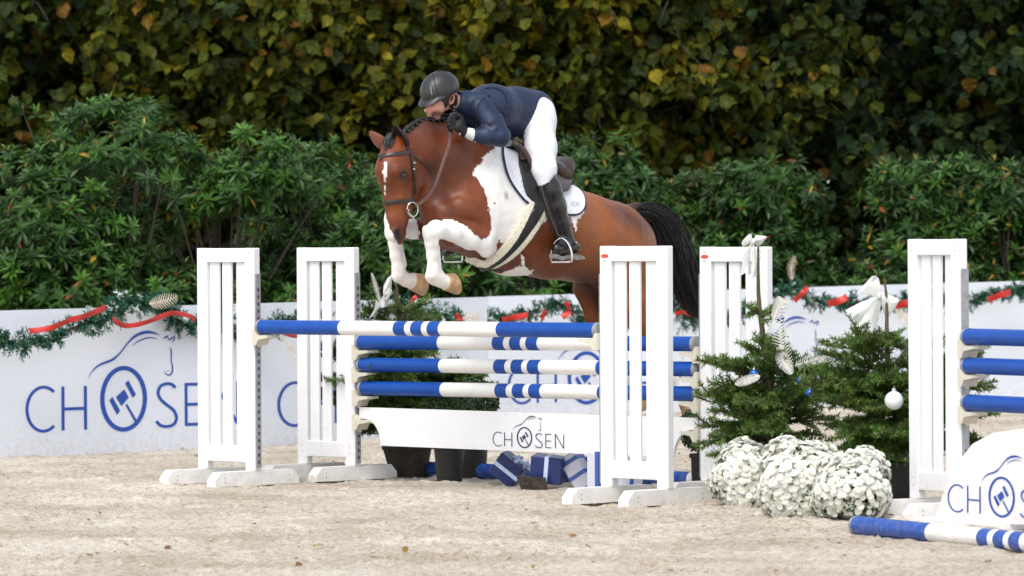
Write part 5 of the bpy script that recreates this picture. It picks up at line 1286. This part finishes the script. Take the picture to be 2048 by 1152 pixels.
# ------------------------------------------------------------------ fir trees
NEEDLE = np.array([(-.08, 0, 0), (.08, 0, 0), (.06, .8, .0), (0, 1, 0), (-.06, .8, 0)]); NEEDLEF = np.array([(0, 1, 2), (0, 2, 4), (4, 2, 3)])
M['needle'] = mat('fir_needle', (.03, .07, .03), .45, attr='col', spec=.4, trans=.1)
M['twig'] = mat('fir_twig', (.10, .075, .035), .8)
def fir(base, top, halfw, seed, label, whorls, n_br=9, group=None, droop=.12, tilt=(0, 0), tint=1.0, leader=True):
    g = np.random.default_rng(seed); base = Vector(base); rt = empty('fir_tree', base, label, 'fir tree', group)
    H = top - base.z; ax = Vector((tilt[0], tilt[1], 0))
    def sp(t): return Vector((ax.x * t, ax.y * t, H * t)) + Vector((.015 * math.sin(t * 9 + seed), .01 * math.cos(t * 7), 0))
    mb = MB(); mb.tube([sp(i / 12) for i in range(13)], [.030 * (1 - i / 12.6) + .004 for i in range(13)], M['twig'], 8); o = mb.build('trunk', None, True); o.parent = rt
    mb = MB(); P = []; Nr = []; Up = []; Sz = []; Cc = []
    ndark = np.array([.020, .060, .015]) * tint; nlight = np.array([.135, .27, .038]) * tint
    def twig(a, b, sag, s0, nl, light, flat):
        L = np.linalg.norm(b - a); n = int(nl * 1.1 * L); d = unit(b - a); pts = []
        for i in range(7): t = i / 6; pts.append(a + (b - a) * t - np.array([0, 0, sag * 4 * t * (1 - t)]) * -1)
        mb.tube(pts, [.006 * (1 - i / 8) * s0 + .0015 for i in range(7)], M['twig'], 4, caps=False)
        side = unit(np.cross(d, [0, 0, 1])); upv = np.cross(side, d)
        for q in range(n):
            t = q / n; i = min(int(t * 6), 5); f = t * 6 - i; p = pts[i] * (1 - f) + pts[i + 1] * f
            an = g.uniform(-100, 100) if not flat else g.uniform(-85, 85); s = 1 if g.random() < .5 else -1; an = R(an)
            out = side * s * math.cos(an) + upv * math.sin(an) * (1 if math.sin(an) > 0 else .5)
            u_ = unit(out + d * g.uniform(.35, .9)); P.append(p); Up.append(u_); Nr.append(unit(np.cross(u_, d) + g.normal(0, .2, 3))); Sz.append(g.uniform(.024, .038) * s0)
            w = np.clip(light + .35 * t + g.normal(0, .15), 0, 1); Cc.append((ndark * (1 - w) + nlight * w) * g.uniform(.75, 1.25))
    wt = [w[0] for w in whorls]; full = [w for w in whorls if w[0] >= .56] + [(t_, float(np.interp(t_, wt, [w[1] for w in whorls])), float(np.interp(t_, wt, [w[2] for w in whorls])) + g.uniform(-.08, .08)) for t_ in np.arange(whorls[0][0], .53, .05)]
    for wi, (t, L, rise) in enumerate(full):
        k = n_br if t < .6 else 6; a0 = g.uniform(0, 6.28)
        for j in range(k):
            a = a0 + 6.283 * j / k + g.normal(0, .12); o_ = np.array(sp(min(.9, max(.04, t + g.normal(0, .022 if t < .56 else .006))))); rise_ = rise + g.normal(0, .13); LL = L * g.uniform(.58, 1.42) * halfw
            e = o_ + np.array([math.cos(a) * LL, math.sin(a) * LL, rise_ * LL + g.normal(0, .02)]); twig(o_, e, droop * LL * g.uniform(-1.0, .4), 1.0, 420, .25, True)
            m_ = max(3, int(LL / .055))
            for q in range(1, m_):
                f = .12 + .82 * q / m_
                for s in (1, -1):
                    b = o_ + (e - o_) * f + np.array([0, 0, .0]); ll = LL * .46 * (1 - f * .72) * g.uniform(.75, 1.15)
                    aa = a + s * R(46); e2 = b + np.array([math.cos(aa) * ll, math.sin(aa) * ll, rise_ * ll + g.normal(0, .03)]); twig(b, e2, 0, .95, 400, .38, True)
                    if ll > .14:
                        for f2 in (.4, .7):
                            for s2 in (1, -1):
                                b3 = b + (e2 - b) * f2; l3 = ll * .36; a3 = aa + s2 * R(44); twig(b3, b3 + np.array([math.cos(a3) * l3, math.sin(a3) * l3, g.normal(0, .02)]), 0, .85, 380, .5, True)
    if leader:
        q0, q1 = np.array(sp(.80)), np.array(sp(1.0)); twig(q0, q1, 0, .62, 190, .35, False)
    o = mb.build('branch', None, True); o.parent = rt
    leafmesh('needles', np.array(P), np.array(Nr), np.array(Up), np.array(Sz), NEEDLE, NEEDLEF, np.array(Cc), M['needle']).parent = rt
    return rt, sp
def frustum(name, base, r0, r1, h, m, label, cat, group=None, rim=.012, tilt=0):
    rt = empty(name, base, label, cat, group); mb = MB(); b = Vector((0, 0, -.01)); k = Vector((tilt, 0, 0))
    mb.tube([b, b + UP * .01, b + UP * (h - .03) + k, b + UP * (h - .03) + k, b + UP * h + k, b + UP * h + k, b + UP * (h - .05) + k], [r0 * .96, r0, r1, r1 + rim, r1 + rim, r1 - .006, r1 - .02], m, 28); o = mb.build('pot', None, True); o.parent = rt
    mb = MB(); mb.tube([b + UP * (h - .06) + k, b + UP * (h - .045) + k], [r1 - .012, r1 - .012], bpy.data.materials['dark_soil'], 20); o = mb.build('soil', None); o.parent = rt; return rt
M['pot_black'] = mat('pot_black', (.016, .016, .015), .5, var=.3, vscale=10)
M['pot_brown'] = mat('pot_brown', (.045, .034, .026), .8, var=.4, vscale=14, bump=.5, bscale=30)
# right pair
bA_ = at(1550, 1000, 31.35); bA_.z = 0
firA, spA = fir(bA_ + UP * .22, at(1514, 468, 31.35).z, .92, 11, 'taller decorated fir with a bare leader, behind the white chrysanthemums', [(.10, .36, -.10), (.17, .46, .0), (.25, .46, .10), (.31, .45, .12), (.38, .40, .16), (.45, .33, .18), (.51, .24, .2), (.665, .16, .08)], 9, 'decorated firs of the jump', tilt=(-.115, 0))
frustum('plant_pot', bA_, .13, .15, .24, M['pot_black'], 'black pot under the taller decorated fir, behind the flowers', 'pot', 'black plant pots')
bB_ = at(1802, 1015, 30.75); bB_.z = 0
firB, spB = fir(bB_ + UP * .24, at(1768, 556, 30.75).z, 1, 12, 'fir with a white bow and silver bauble beside the right-hand wing', [(.12, .34, -.12), (.20, .44, -.02), (.28, .50, .08), (.36, .50, .12), (.44, .46, .12), (.52, .38, .14), (.66, .36, .14)], 9, 'decorated firs of the jump', tilt=(-.11, 0))
frustum('plant_pot', bB_, .125, .15, .30, M['pot_black'], 'black pot under the fir beside the right-hand wing', 'pot', 'black plant pots')
# the one behind the poles
bC_ = at(818, 950, 35.3); bC_.z = 0
firC, spC = fir(bC_ + UP * .24, at(782, 548, 35.3).z, 1, 13, 'fir in a brown pot behind the blue and white poles', [(.14, .40, -.05), (.24, .50, .02), (.34, .52, .05), (.44, .50, .06), (.50, .46, .08), (.57, .42, .08), (.63, .38, .10), (.70, .32, .16), (.78, .20, .25)], 10, 'decorated firs of the jump', tilt=(-.10, 0), tint=.9)
frustum('plant_pot', bC_, .13, .175, .235, M['pot_brown'], 'weathered brown pot of the fir behind the poles', 'pot', tilt=-.01)
# topiary balls in pots
M['boxleaf'] = mat('box_leaf', (.02, .05, .012), .5, attr='col', spec=.4)
def topiary(px, py_base, d, r, zc, pr0, pr1, ph, label, seed):
    b = at(px, py_base, d); b.z = 0
    g = np.random.default_rng(seed); n = 3800; dd = unit(g.normal(size=(n, 3))); lump = 1 + .06 * np.sin(dd[:, 0:1] * 7 + seed) * np.cos(dd[:, 2:3] * 6)
    pos = dd * r * lump * g.uniform(.86, 1.04, (n, 1)) + np.array([b.x, b.y, zc]); nr = unit(dd + g.normal(0, .5, (n, 3))); up = unit(g.normal(size=(n, 3)))
    rt = empty('box_topiary', b, label, 'topiary', 'box topiary balls')
    c = np.array([.022, .052, .012]) * g.uniform(.5, 1.9, (n, 1))
    leafmesh('clipped_ball', pos, nr, up, g.uniform(.018, .030, n), BOXL, BOXLF, c, M['boxleaf'], rt)
    mb = MB(); mb.tube([Vector((b.x, b.y, ph - .05)), Vector((b.x, b.y, zc))], [.014, .012], M['bark'], 8); mb.build('stem', rt, True)
    frustum('plant_pot', b, pr0, pr1, ph, M['pot_black'], 'black pot of the ' + label, 'pot', 'black plant pots')
topiary(899, 962, 34.45, .19, .46, .088, .108, .27, 'clipped box ball left of the presents', 1)
topiary(948, 955, 35.0, .175, .535, .085, .10, .26, 'smaller clipped box ball behind the first one', 2)
topiary(1404, 972, 33.5, .15, .40, .07, .075, .24, 'clipped box ball seen between the right slatted wings', 3)

# ------------------------------------------------------------------ chrysanthemums
M['petal'] = mat('white_petal', (.85, .85, .82), .6, trans=.15, attr='col', spec=.2); M['mumleaf'] = mat('chrysanthemum_leaf', (.03, .06, .02), .6, attr='col')
def petals():
    V = []; F = []; 
    for ring_, (k, r, z, w) in enumerate(((9, 1.0, .05, .26), (7, .62, .26, .24))):
        for j in range(k):
            a = 6.283 * (j + .5 * ring_) / k; ca, sa = math.cos(a), math.sin(a); b = len(V)
            for (x, y, zz) in ((.08, -w * .4, z * .6), (.08, w * .4, z * .6), (r * .75, w, z + .10), (r, 0, z - .02), (r * .75, -w, z + .10)): V.append((x * ca - y * sa, x * sa + y * ca, zz))
            F += [(b, b + 3, b + 1), (b + 1, b + 3, b + 2), (b, b + 4, b + 3)]
    b = len(V)
    V += [(.15, 0, .3), (-.08, .13, .3), (-.08, -.13, .3)]; F.append((b, b + 1, b + 2)); return np.array(V), np.array(F)
PV, PF = petals()
def mum(px, py, d, rx, rz, label, seed, n=1150, bare=None):
    b = at(px, py, d); b.z = 0; g = np.random.default_rng(seed); rt = empty('chrysanthemum', b, label, 'flower', 'white chrysanthemums by the jump'); c0 = np.array([b.x, b.y, rz * .44])
    i_ = np.arange(n) + .5; ph = np.arccos(1 - 2 * i_ / n); th = math.pi * (1 + 5 ** .5) * i_
    dd = unit(np.stack([np.cos(th) * np.sin(ph), np.sin(th) * np.sin(ph), np.cos(ph)], 1) + g.normal(0, .055, (n, 3))); dd = dd[dd[:, 2] > -.72]
    lum = 1 + .09 * np.sin(dd[:, 0] * 5 + seed * 2) + .07 * np.cos(dd[:, 2] * 6 + dd[:, 1] * 4 + seed)
    if bare is not None:
        bd = unit(np.array(bare)); k = (dd @ bd) < .80 + .25 * g.random(len(dd)); dd = dd[k]; lum = lum[k]
    m_ = len(dd); pos = c0 + dd * np.array([rx, rx * .9, rz * .56]) * (lum * g.uniform(.95, 1.04, m_))[:, None]
    nr = unit(dd + g.normal(0, .22, (m_, 3)) + np.array([0, 0, .15])); up = unit(g.normal(size=(m_, 3))); col = np.tile([.90, .90, .86], (m_, 1)) * g.uniform(.9, 1.03, (m_, 1)); col[:, 2] *= g.uniform(.92, 1.0, m_)
    d2 = unit(dd + g.normal(0, .07, dd.shape)); p2 = c0 + d2 * np.array([rx, rx * .9, rz * .56]) * (lum * g.uniform(.86, .94, m_))[:, None]
    pos = np.concatenate([pos, p2]); nr = np.concatenate([nr, unit(d2 + g.normal(0, .2, (m_, 3)))]); up = np.concatenate([up, up]); col = np.concatenate([col, col]); m_ = 2 * m_
    leafmesh('blooms', pos, nr, up, g.uniform(.019, .028, m_), PV, PF, col, M['petal'], rt)
    k = 2600; dl = unit(g.normal(size=(k, 3))); dl = dl[dl[:, 2] > -.74]; k = len(dl); pos = c0 + dl * np.array([rx, rx * .9, rz * .56]) * g.uniform(.70, .91, (k, 1))
    leafmesh('leaves', pos, unit(dl + g.normal(0, .6, (k, 3))), unit(g.normal(size=(k, 3))), g.uniform(.03, .045, k), BOXL, BOXLF, np.array([.05, .085, .035]) * g.uniform(.5, 1.5, (k, 1)), M['mumleaf'], rt)
    mb = MB(); 
    for j in range(14):
        a = j * .45; e = c0 + np.array([math.cos(a * 3) * rx * .6, math.sin(a * 3) * rx * .55, rz * .1 * math.sin(j)]); mb.tube([np.array([b.x, b.y, .02]), (np.array([b.x, b.y, .15]) + e) / 2, e], [.008, .006, .004], M['bark'], 5)
    mb.build('stem', rt, True)
mum(1494, 1005, 31.0, .235, .40, 'white chrysanthemum dome nearest the right slatted wing', 1)
mum(1598, 1040, 29.75, .25, .48, 'largest white chrysanthemum, in the middle of the three', 2, 1350, bare=(.85, -.5, -.35))
mum(1708, 1046, 29.6, .24, .43, 'white chrysanthemum dome nearest the striped ground pole', 3, 1000, bare=(.4, -.8, -.45))

# ------------------------------------------------------------------ baubles, bows, dried ferns, garlands
M['bauble_blue'] = mat('bauble_blue', (.03, .12, .42), .12, metal=.75); M['bauble_white'] = mat('bauble_white', (.70, .72, .72), .3, coat=.5, bump=.25, bscale=40, bdist=.01)
def bauble(px, py, d, rpx, m, label, group):
    c = at(px, py, d); r = rpx * d / FOC; rt = empty('bauble', c, label, 'bauble', group)
    mb = MB(); mb.sphere((0, 0, 0), r, m, 24, 16); o = mb.build('ball', None, True); o.parent = rt
    mb = MB(); mb.tube([(0, 0, r * .96), (0, 0, r * 1.28)], [r * .26, r * .24], M['steel'], 12); mb.tube([(0, 0, r * 1.25), (.002, 0, r * 1.55)], .0025, M['steel'], 6); o = mb.build('cap', None, True); o.parent = rt
for a in ((1560, 638, 31.15, 9, 'blue', 'blue bauble highest on the taller fir'), (1508, 748, 30.85, 9.5, 'blue', 'blue bauble on the left side of the taller fir'), (1601, 760, 30.9, 8, 'blue', 'dull blue bauble right of the taller fir trunk'), (1620, 786, 30.8, 9, 'blue', 'lowest blue bauble, right side of the taller fir'), (1635, 708, 31.2, 7, 'blue', 'small blue bauble at the upper right of the taller fir'),
          (1663, 772, 30.8, 17, 'white', 'white bauble between the two firs'), (1788, 801, 30.15, 19, 'white', 'large white bauble on the right-hand fir'), (1750, 717, 31.0, 8, 'white', 'small white bauble half hidden in the right-hand fir'), (1822, 703, 30.6, 8, 'blue', 'blue bauble at the right of the right-hand fir')):
    bauble(a[0], a[1], a[2], a[3], M['bauble_' + a[4]], a[5], a[4] + ' baubles on the firs')
M['bow'] = mat('white_bow', (.76, .76, .74), .6, trans=.2, var=.05, vscale=14)
def cloth(mb, P, m, bulge=.012, push=None):
    """a thin softly bulged cloth panel from an outline: fan of triangles round a raised centre, both sides"""
    c = sum((Vector(p) for p in P), Vector()) / len(P); n = (Vector(P[1]) - c).cross(Vector(P[2]) - c).normalized()
    if n.y > 0: n = -n
    t = .003; k = len(P); ring2 = [c + (Vector(p) - c) * .5 + n * bulge * .75 for p in P]
    V = [Vector(p) for p in P] + ring2 + [c + n * bulge]; V += [v - n * t for v in V]; o = 2 * k + 1
    F = [[i, (i + 1) % k, k + (i + 1) % k, k + i] for i in range(k)] + [[k + i, k + (i + 1) % k, 2 * k] for i in range(k)]
    F2 = [[q + o for q in f[::-1]] for f in F]; F3 = [[i, i + o, (i + 1) % k + o, (i + 1) % k] for i in range(k)]
    mb.add(V, F + F2 + F3, m)
def bow(d, panels, knot, label):
    c = at(knot[0], knot[1], d); rt = empty('ribbon_bow', c, label, 'bow', 'white ribbon bows')
    for nm, P in panels:
        mb = MB(); n = len(P); pts = [at(x, y, d - .03 + .02 * math.sin(i * 2.1 + len(nm))) for i, (x, y) in enumerate(P)]; cloth(mb, pts, M['bow'], .02 if nm == 'loop' else .008); mb.build(nm, rt, True)
    mb = MB(); mb.sphere(c - Vector((0, .035, 0)), knot[2] * d / FOC, M['bow'], 12, 8, sq=(.8, .8, 1.1)); mb.build('knot', rt, True)
bow(30.8, [('loop', [(1757, 592), (1720, 586), (1724, 574), (1744, 552), (1752, 551), (1757, 556), (1762, 575)]), ('loop', [(1758, 592), (1766, 582), (1799, 599), (1797, 604), (1776, 637), (1768, 628)]),
           ('tail', [(1755, 594), (1763, 600), (1757, 640), (1748, 672), (1736, 657), (1727, 656), (1710, 659), (1730, 630)]), ('tail', [(1756, 592), (1750, 620), (1708, 655), (1706, 634), (1690, 621), (1722, 604)])], (1758, 592, 8), 'large white bow on the leader of the right-hand fir')
bow(31.25, [('loop', [(1505, 482), (1486, 494), (1483, 486), (1497, 468), (1502, 467)]), ('loop', [(1506, 482), (1512, 470), (1530, 472), (1534, 474), (1524, 488), (1514, 494)]),
            ('tail', [(1504, 484), (1500, 515), (1502, 545), (1497, 552), (1490, 546), (1481, 552), (1486, 510)]), ('tail', [(1506, 484), (1512, 500), (1514, 550), (1506, 556), (1503, 548)])], (1506, 483, 6), 'white bow tied high on the leader of the taller fir')
bow(35.2, [('loop', [(784, 549), (783, 575), (776, 596), (766, 590), (767, 572), (775, 556)]), ('loop', [(776, 572), (784, 580), (785, 588), (772, 600), (768, 590)]),
           ('tail', [(768, 588), (780, 594), (776, 612), (768, 615), (757, 614), (762, 600)]), ('tail', [(762, 610), (757, 618), (750, 640), (745, 632), (738, 638), (748, 620), (752, 600)])], (772, 588, 6), 'limp white bow hanging on the fir behind the poles')
M['fern'] = mat('dried_fern', (.62, .55, .44), .8, var=.15, vscale=30, trans=.2); M['fern_white'] = mat('frosted_fern', (.76, .74, .70), .75, trans=.2)
def fern(P, w, m, parent, d=None, n=24):
    """feathery frond along photo points (px, py, depth): rachis with tapering toothed leaflets"""
    Q = [at(*p) for p in smooth_pts(P, 5)]; mb = MB(); L = len(Q); mb.tube(Q, [.004 * (1 - i / L) + .001 for i in range(L)], m, 5)
    for i in range(1, n * 2):
        t = i / (2 * n); k = min(int(t * (L - 1)), L - 2); f = t * (L - 1) - k; p = Q[k].lerp(Q[k + 1], f); d_ = (Q[k + 1] - Q[k]).normalized(); side = d_.cross(Vector((0, 1, 0))).normalized() * (1 if i % 2 else -1)
        l = w * math.sin(math.pi * min(1, .12 + t * .88)) ** .7; e = (side + d_ * .55 + Vector((0, random.uniform(-.3, .3), 0))).normalized(); b = e.cross(Vector((0, 1, 0))).normalized()
        K = 5; pts = []
        for q in range(K + 1): pts.append(p + e * (l * q / K) + b * (l * .055 * (1 - q / K) + .0015) * (1.5 if q % 2 else .7))
        for q in range(K, -1, -1): pts.append(p + e * (l * q / K) - b * (l * .055 * (1 - q / K) + .0015) * (1.5 if q % 2 else .7))
        mb.poly(pts, (0, .0015, 0), m)
    return mb.build('fern_frond', parent)
for i, (P, w, rt_) in enumerate((([(1582, 742, 31.0), (1566, 700, 31.0), (1560, 650, 31.0), (1572, 592, 31.05)], .062, firA), ([(1560, 690, 30.98), (1566, 720, 30.95), (1584, 748, 30.9)], .05, firA),
        ([(1590, 732, 31.1), (1625, 722, 31.1), (1655, 715, 31.1), (1700, 712, 31.1)], .06, firA), ([(1520, 752, 30.8), (1495, 760, 30.8), (1470, 768, 30.75)], .035, firA), ([(1548, 640, 31.0), (1560, 610, 31.0), (1566, 598, 31)], .05, firA),
        ([(762, 610, 35.2), (752, 575, 35.2), (743, 545, 35.2)], .022, firC))):
    fern(P, w, M['fern_white'], rt_)

M['garland'] = mat('garland_needle', (.012, .055, .028), .5, attr='col', spec=.4); M['ribbon'] = mat('red_ribbon', (.52, .022, .014), .42, spec=.5, trans=.12)
def garland(name_label, P, rad, seed, ribbons, ferns=(), dens=520, frost=.12):
    g = np.random.default_rng(seed); Q = np.array([list(at(*p)) for p in smooth_pts(P, 8)]); L = np.linalg.norm(np.diff(Q, axis=0), axis=1); cum = np.concatenate([[0], np.cumsum(L)]); tot = cum[-1]
    rt = empty('garland', Vector(Q[0]), name_label, 'garland', 'evergreen garlands with red ribbon on the boards')
    mb = MB(); mb.tube([Vector(q) for q in Q], .012, M['twig'], 6); mb.build('wire', rt, True)
    pos = []; nr = []; up = []; sz = []; cc = []; n = int(tot * 170); mb = MB()
    for i in range(n):
        s = g.uniform(0, tot); k = min(np.searchsorted(cum, s) - 1, len(Q) - 2); k = max(k, 0); f = (s - cum[k]) / L[k]; p = Q[k] * (1 - f) + Q[k + 1] * f
        d = unit(g.normal(size=3)); d[1] = -abs(d[1]) * .7; l = rad * 1.2 * g.uniform(.7, 1.5) * (.6 + .6 * abs(math.sin(s * 5.3 + seed))); e = p + d * l
        fr = g.random() < frost * (1.6 if math.sin(s * 4 + seed) > .3 else .3)
        for q in range(26):
            t = q / 26; b = p + (e - p) * t; o = unit(np.cross(d, unit(g.normal(size=3)))); u_ = unit(o + d * .7); pos.append(b); up.append(u_); nr.append(unit(g.normal(size=3))); sz.append(g.uniform(.028, .042))
            base = np.array([.55, .60, .60]) if fr and t > .4 else np.array([.010, .050, .026]) * (1 + 1.2 * t); cc.append(base * g.uniform(.7, 1.3))
    leafmesh('greenery', np.array(pos), np.array(nr), np.array(up), np.array(sz), NEEDLE * np.array([1.5, 1, 1]), NEEDLEF, np.array(cc), M['garland'], rt)
    for P_r, w in ribbons:
        R_ = [at(*p) for p in smooth_pts(P_r, 6)]; mb = MB(); V = []; k = len(R_)
        for i in range(k):
            d = (R_[min(i + 1, k - 1)] - R_[max(i - 1, 0)]).normalized(); tw = .5 * math.sin(i * .55 + len(P_r)); b = (UP * math.cos(tw) + Vector((0, 1, 0)) * math.sin(tw)); b = (b - d * b.dot(d)).normalized(); n_ = d.cross(b)
            for q in (-1, -.33, .33, 1): V.append(R_[i] - Vector((0, .05, 0)) + b * w * .8 * q / 2 - Vector((0, .006 * (1 - q * q), 0)))
            for q in (1, .33, -.33, -1): V.append(R_[i] - Vector((0, .05, 0)) + b * w * .8 * q / 2 - Vector((0, .006 * (1 - q * q) - .002, 0)))
        F = [[i * 8 + j, i * 8 + (j + 1) % 8, (i + 1) * 8 + (j + 1) % 8, (i + 1) * 8 + j] for i in range(k - 1) for j in range(8)] + [list(range(8)), [(k - 1) * 8 + j for j in range(8)]]
        mb.add(V, F, M['ribbon']); mb.build('ribbon', rt, True)
    for P_f, w in ferns: fern(P_f, w, M['fern'], rt, n=13)
garland('garland swag over the big blue logo on the left board', [(-30, 668, 38.5), (20, 684, 38.6), (60, 688, 38.75), (105, 676, 38.85), (150, 655, 39.0), (200, 640, 39.2), (240, 612, 39.5), (290, 606, 39.7), (330, 612, 39.85), (350, 640, 40.0), (390, 655, 40.15), (420, 650, 40.2)], .082, 3,
        [([(60, 662, 38.6), (105, 655, 38.65), (140, 640, 38.8), (165, 634, 38.9), (190, 624, 39.05), (214, 614, 39.2)], .058), ([(226, 636, 39.1), (245, 650, 39.2), (270, 650, 39.3), (300, 642, 39.4), (330, 630, 39.55), (350, 626, 39.65), (380, 632, 39.8), (392, 640, 39.9)], .050)],
        [([(298, 608, 39.3), (325, 603, 39.3), (356, 594, 39.3)], .07)])
garland('garland drooping between the left slatted wings', [(440, 600, 40.3), (452, 640, 40.3), (470, 668, 40.4), (510, 660, 40.5), (560, 650, 40.6), (600, 635, 40.7), (650, 625, 40.9)], .062, 4, [([(448, 690, 40.1), (456, 672, 40.1), (466, 660, 40.2)], .05), ([(560, 664, 40.3), (590, 672, 40.4), (604, 668, 40.5)], .04)],
        [([(560, 672, 40.3), (585, 700, 40.3), (590, 735, 40.3)], .055)])
garland('garland above the topmost pole, behind the horse legs', [(800, 600, 42.2), (820, 618, 42.3), (850, 630, 42.5), (900, 638, 42.7), (960, 640, 46.0), (1020, 636, 46.6), (1060, 626, 46.7), (1100, 612, 46.8), (1130, 608, 46.9), (1160, 636, 47.0), (1210, 640, 47.1)], .072, 5,
        [([(820, 608, 42.0), (829, 596, 42.0), (834, 592, 42.0)], .05), ([(912, 628, 42.4), (918, 635, 42.4), (922, 642, 42.4)], .06), ([(1005, 640, 46.4), (1030, 634, 46.45), (1056, 630, 46.5)], .07), ([(1082, 636, 46.5), (1090, 626, 46.5), (1088, 620, 46.5)], .07), ([(1132, 604, 46.6), (1138, 622, 46.6), (1124, 634, 46.6)], .08)],
        [([(925, 638, 42.3), (945, 634, 42.3), (960, 640, 42.3)], .06)])
garland('garland between the right slatted wings', [(1335, 590, 47.4), (1352, 620, 47.5), (1380, 640, 47.6), (1410, 650, 47.7), (1450, 640, 47.8), (1500, 620, 47.9), (1550, 590, 48.0), (1590, 575, 48.1)], .085, 6, [([(1350, 628, 47.2), (1366, 624, 47.2), (1380, 630, 47.2)], .05)], [([(1585, 560, 47.6), (1582, 535, 47.6), (1590, 512, 47.6)], .05)], frost=.25)
garland('garland behind the bows at the right', [(1590, 578, 48.1), (1620, 600, 48.2), (1660, 604, 48.3), (1700, 608, 48.4), (1750, 612, 48.6), (1800, 606, 48.8), (1850, 590, 49), (1900, 600, 49.1)], .075, 7,
        [([(1588, 602, 47.7), (1605, 586, 47.7), (1614, 574, 47.7)], .07), ([(1656, 608, 47.9), (1676, 602, 47.9), (1694, 594, 47.9)], .09), ([(1790, 614, 48.2), (1812, 606, 48.2), (1840, 598, 48.2)], .09)], [([(1790, 620, 48.0), (1806, 632, 48), (1820, 650, 48)], .07)])
garland('garland on the board past the right-hand wing', [(1930, 605, 49.1), (1980, 590, 49.3), (2040, 580, 49.5), (2100, 578, 49.6)], .075, 8, [([(1975, 600, 48.8), (2000, 590, 48.8), (2020, 584, 48.9)], .08)])

# ------------------------------------------------------------------ wrapped presents under the jump
M['wrap_navy'] = mat('wrap_navy', (.010, .024, .13), .35, bump=.5, bscale=9, bdist=.02, spec=.5, coat=.2); M['wrap_white'] = mat('wrap_white', (.62, .63, .72), .4, bump=.5, bscale=8, bdist=.02); M['wrap_blue'] = mat('wrap_blue', (.012, .05, .25), .4, bump=.4, bscale=9, bdist=.02)
M['rib_light'] = mat('ribbon_pale', (.55, .64, .85), .4); M['rib_blue'] = mat('ribbon_blue', (.04, .10, .38), .4)
def gift(cx, cy, d, w, h, t, rx, ry, rz, m, mr, label, bands=((0, 0),), bowed=False):
    c = at(cx, cy, d); rt = empty('present', c, label, 'present', 'wrapped presents under the jump'); Rm = Euler((R(rx), R(ry), R(rz))).to_matrix()
    mb = MB(); a, b, e = Rm @ Vector((w, 0, 0)), Rm @ Vector((0, t, 0)), Rm @ Vector((0, 0, h)); mb.box(-(a + b + e) / 2, a, b, e, m, .008); 
    o = mb.build('box', None); o.parent = rt
    an, bn_, en = a.normalized(), b.normalized(), e.normalized(); q = .002
    for ax_, off in bands:
        mb = MB(); rw = .028
        if ax_ == 0:   # band round, across the width: at x offset
            o_ = -(b + e) / 2 - an * (rw / 2) + a * off - bn_ * q - en * q; mb.box(o_, an * rw, b + bn_ * 2 * q, e + en * 2 * q, mr)
        else:
            o_ = -(a + b) / 2 - en * (rw / 2) + e * off - an * q - bn_ * q * 1.7; mb.box(o_, a + an * 2 * q, b + bn_ * q * 3.4, en * rw, mr)
        oo = mb.build('ribbon', None); oo.parent = rt
    if bowed:
        mb = MB(); top = e / 2 + a * .25
        for k in range(6):
            aa = k * 1.05; v = an * math.cos(aa) * .05 + bn_ * math.sin(aa) * .05; mb.tube([top, top + v + en * .03, top + v * 1.6 + en * .005, top + v * .3], [.004, .014, .012, .004], mr, 6, flat=.3)
        oo = mb.build('bow', None, True); oo.parent = rt
gift(1018, 938, 33.95, .20, .17, .16, 8, 38, -12, M['wrap_navy'], M['rib_light'], 'tilted navy present leaning left with a pale ribbon', ((1, 0),), True)
gift(1097, 938, 33.5, .225, .185, .15, 6, 6, -14, M['wrap_navy'], M['rib_light'], 'square navy present propped on the dirty dark block', ((0, 0),))
gift(1157, 942, 33.5, .13, .26, .16, 0, -32, -20, M['wrap_white'], M['rib_blue'], 'white present leaning right with thin blue ribbon', ((1, -.12), (1, .3)))
gift(1199, 943, 33.0, .10, .27, .16, 0, 0, -38, M['wrap_white'], M['rib_blue'], 'upright white present half behind the right front wing', ((0, .36),))
gift(1192, 925, 33.6, .12, .14, .14, 0, -40, -10, M['wrap_blue'], M['rib_light'], 'blue present wedged between the two white ones', ())
gift(1255, 948, 33.1, .17, .22, .16, 0, 10, 25, M['wrap_white'], M['rib_blue'], 'white present seen through the slats of the right front wing', ((0, 0),))
c = ground(1065, 977); rt = empty('wooden_block', c, 'dirty dark block lying under the square navy present', 'block'); mb = MB()
mb.poly([Vector((-.11, -.05, .085)), Vector((.09, -.05, .075)), Vector((.105, -.05, -.01)), Vector((-.075, -.05, -.01))], (0, .16, 0), mat('mud_block', (.035, .026, .02), .85, var=.7, vscale=22, bump=.8, bscale=30)); o = mb.build('block'); o.parent = rt

# fallen leaves, and scraps on the sand
g = np.random.default_rng(9); n = 70
P = np.array([list(ground(g.uniform(-100, 2150), y)) for y in g.uniform(890, 1150, n)]); P[:, 2] = .012
o = leafmesh('fallen_leaves', P, unit(np.array([0, 0, 1]) + g.normal(0, .3, (n, 3))), unit(g.normal(size=(n, 3))), g.uniform(.02, .045, n), BROAD, BROADF, np.array([(.30, .20, .06), (.25, .12, .05), (.35, .30, .12)])[g.integers(0, 3, n)], M['leaf_tree'])
tag(o, 'small dry fallen leaves scattered on the sand', 'fallen leaves', kind='stuff')
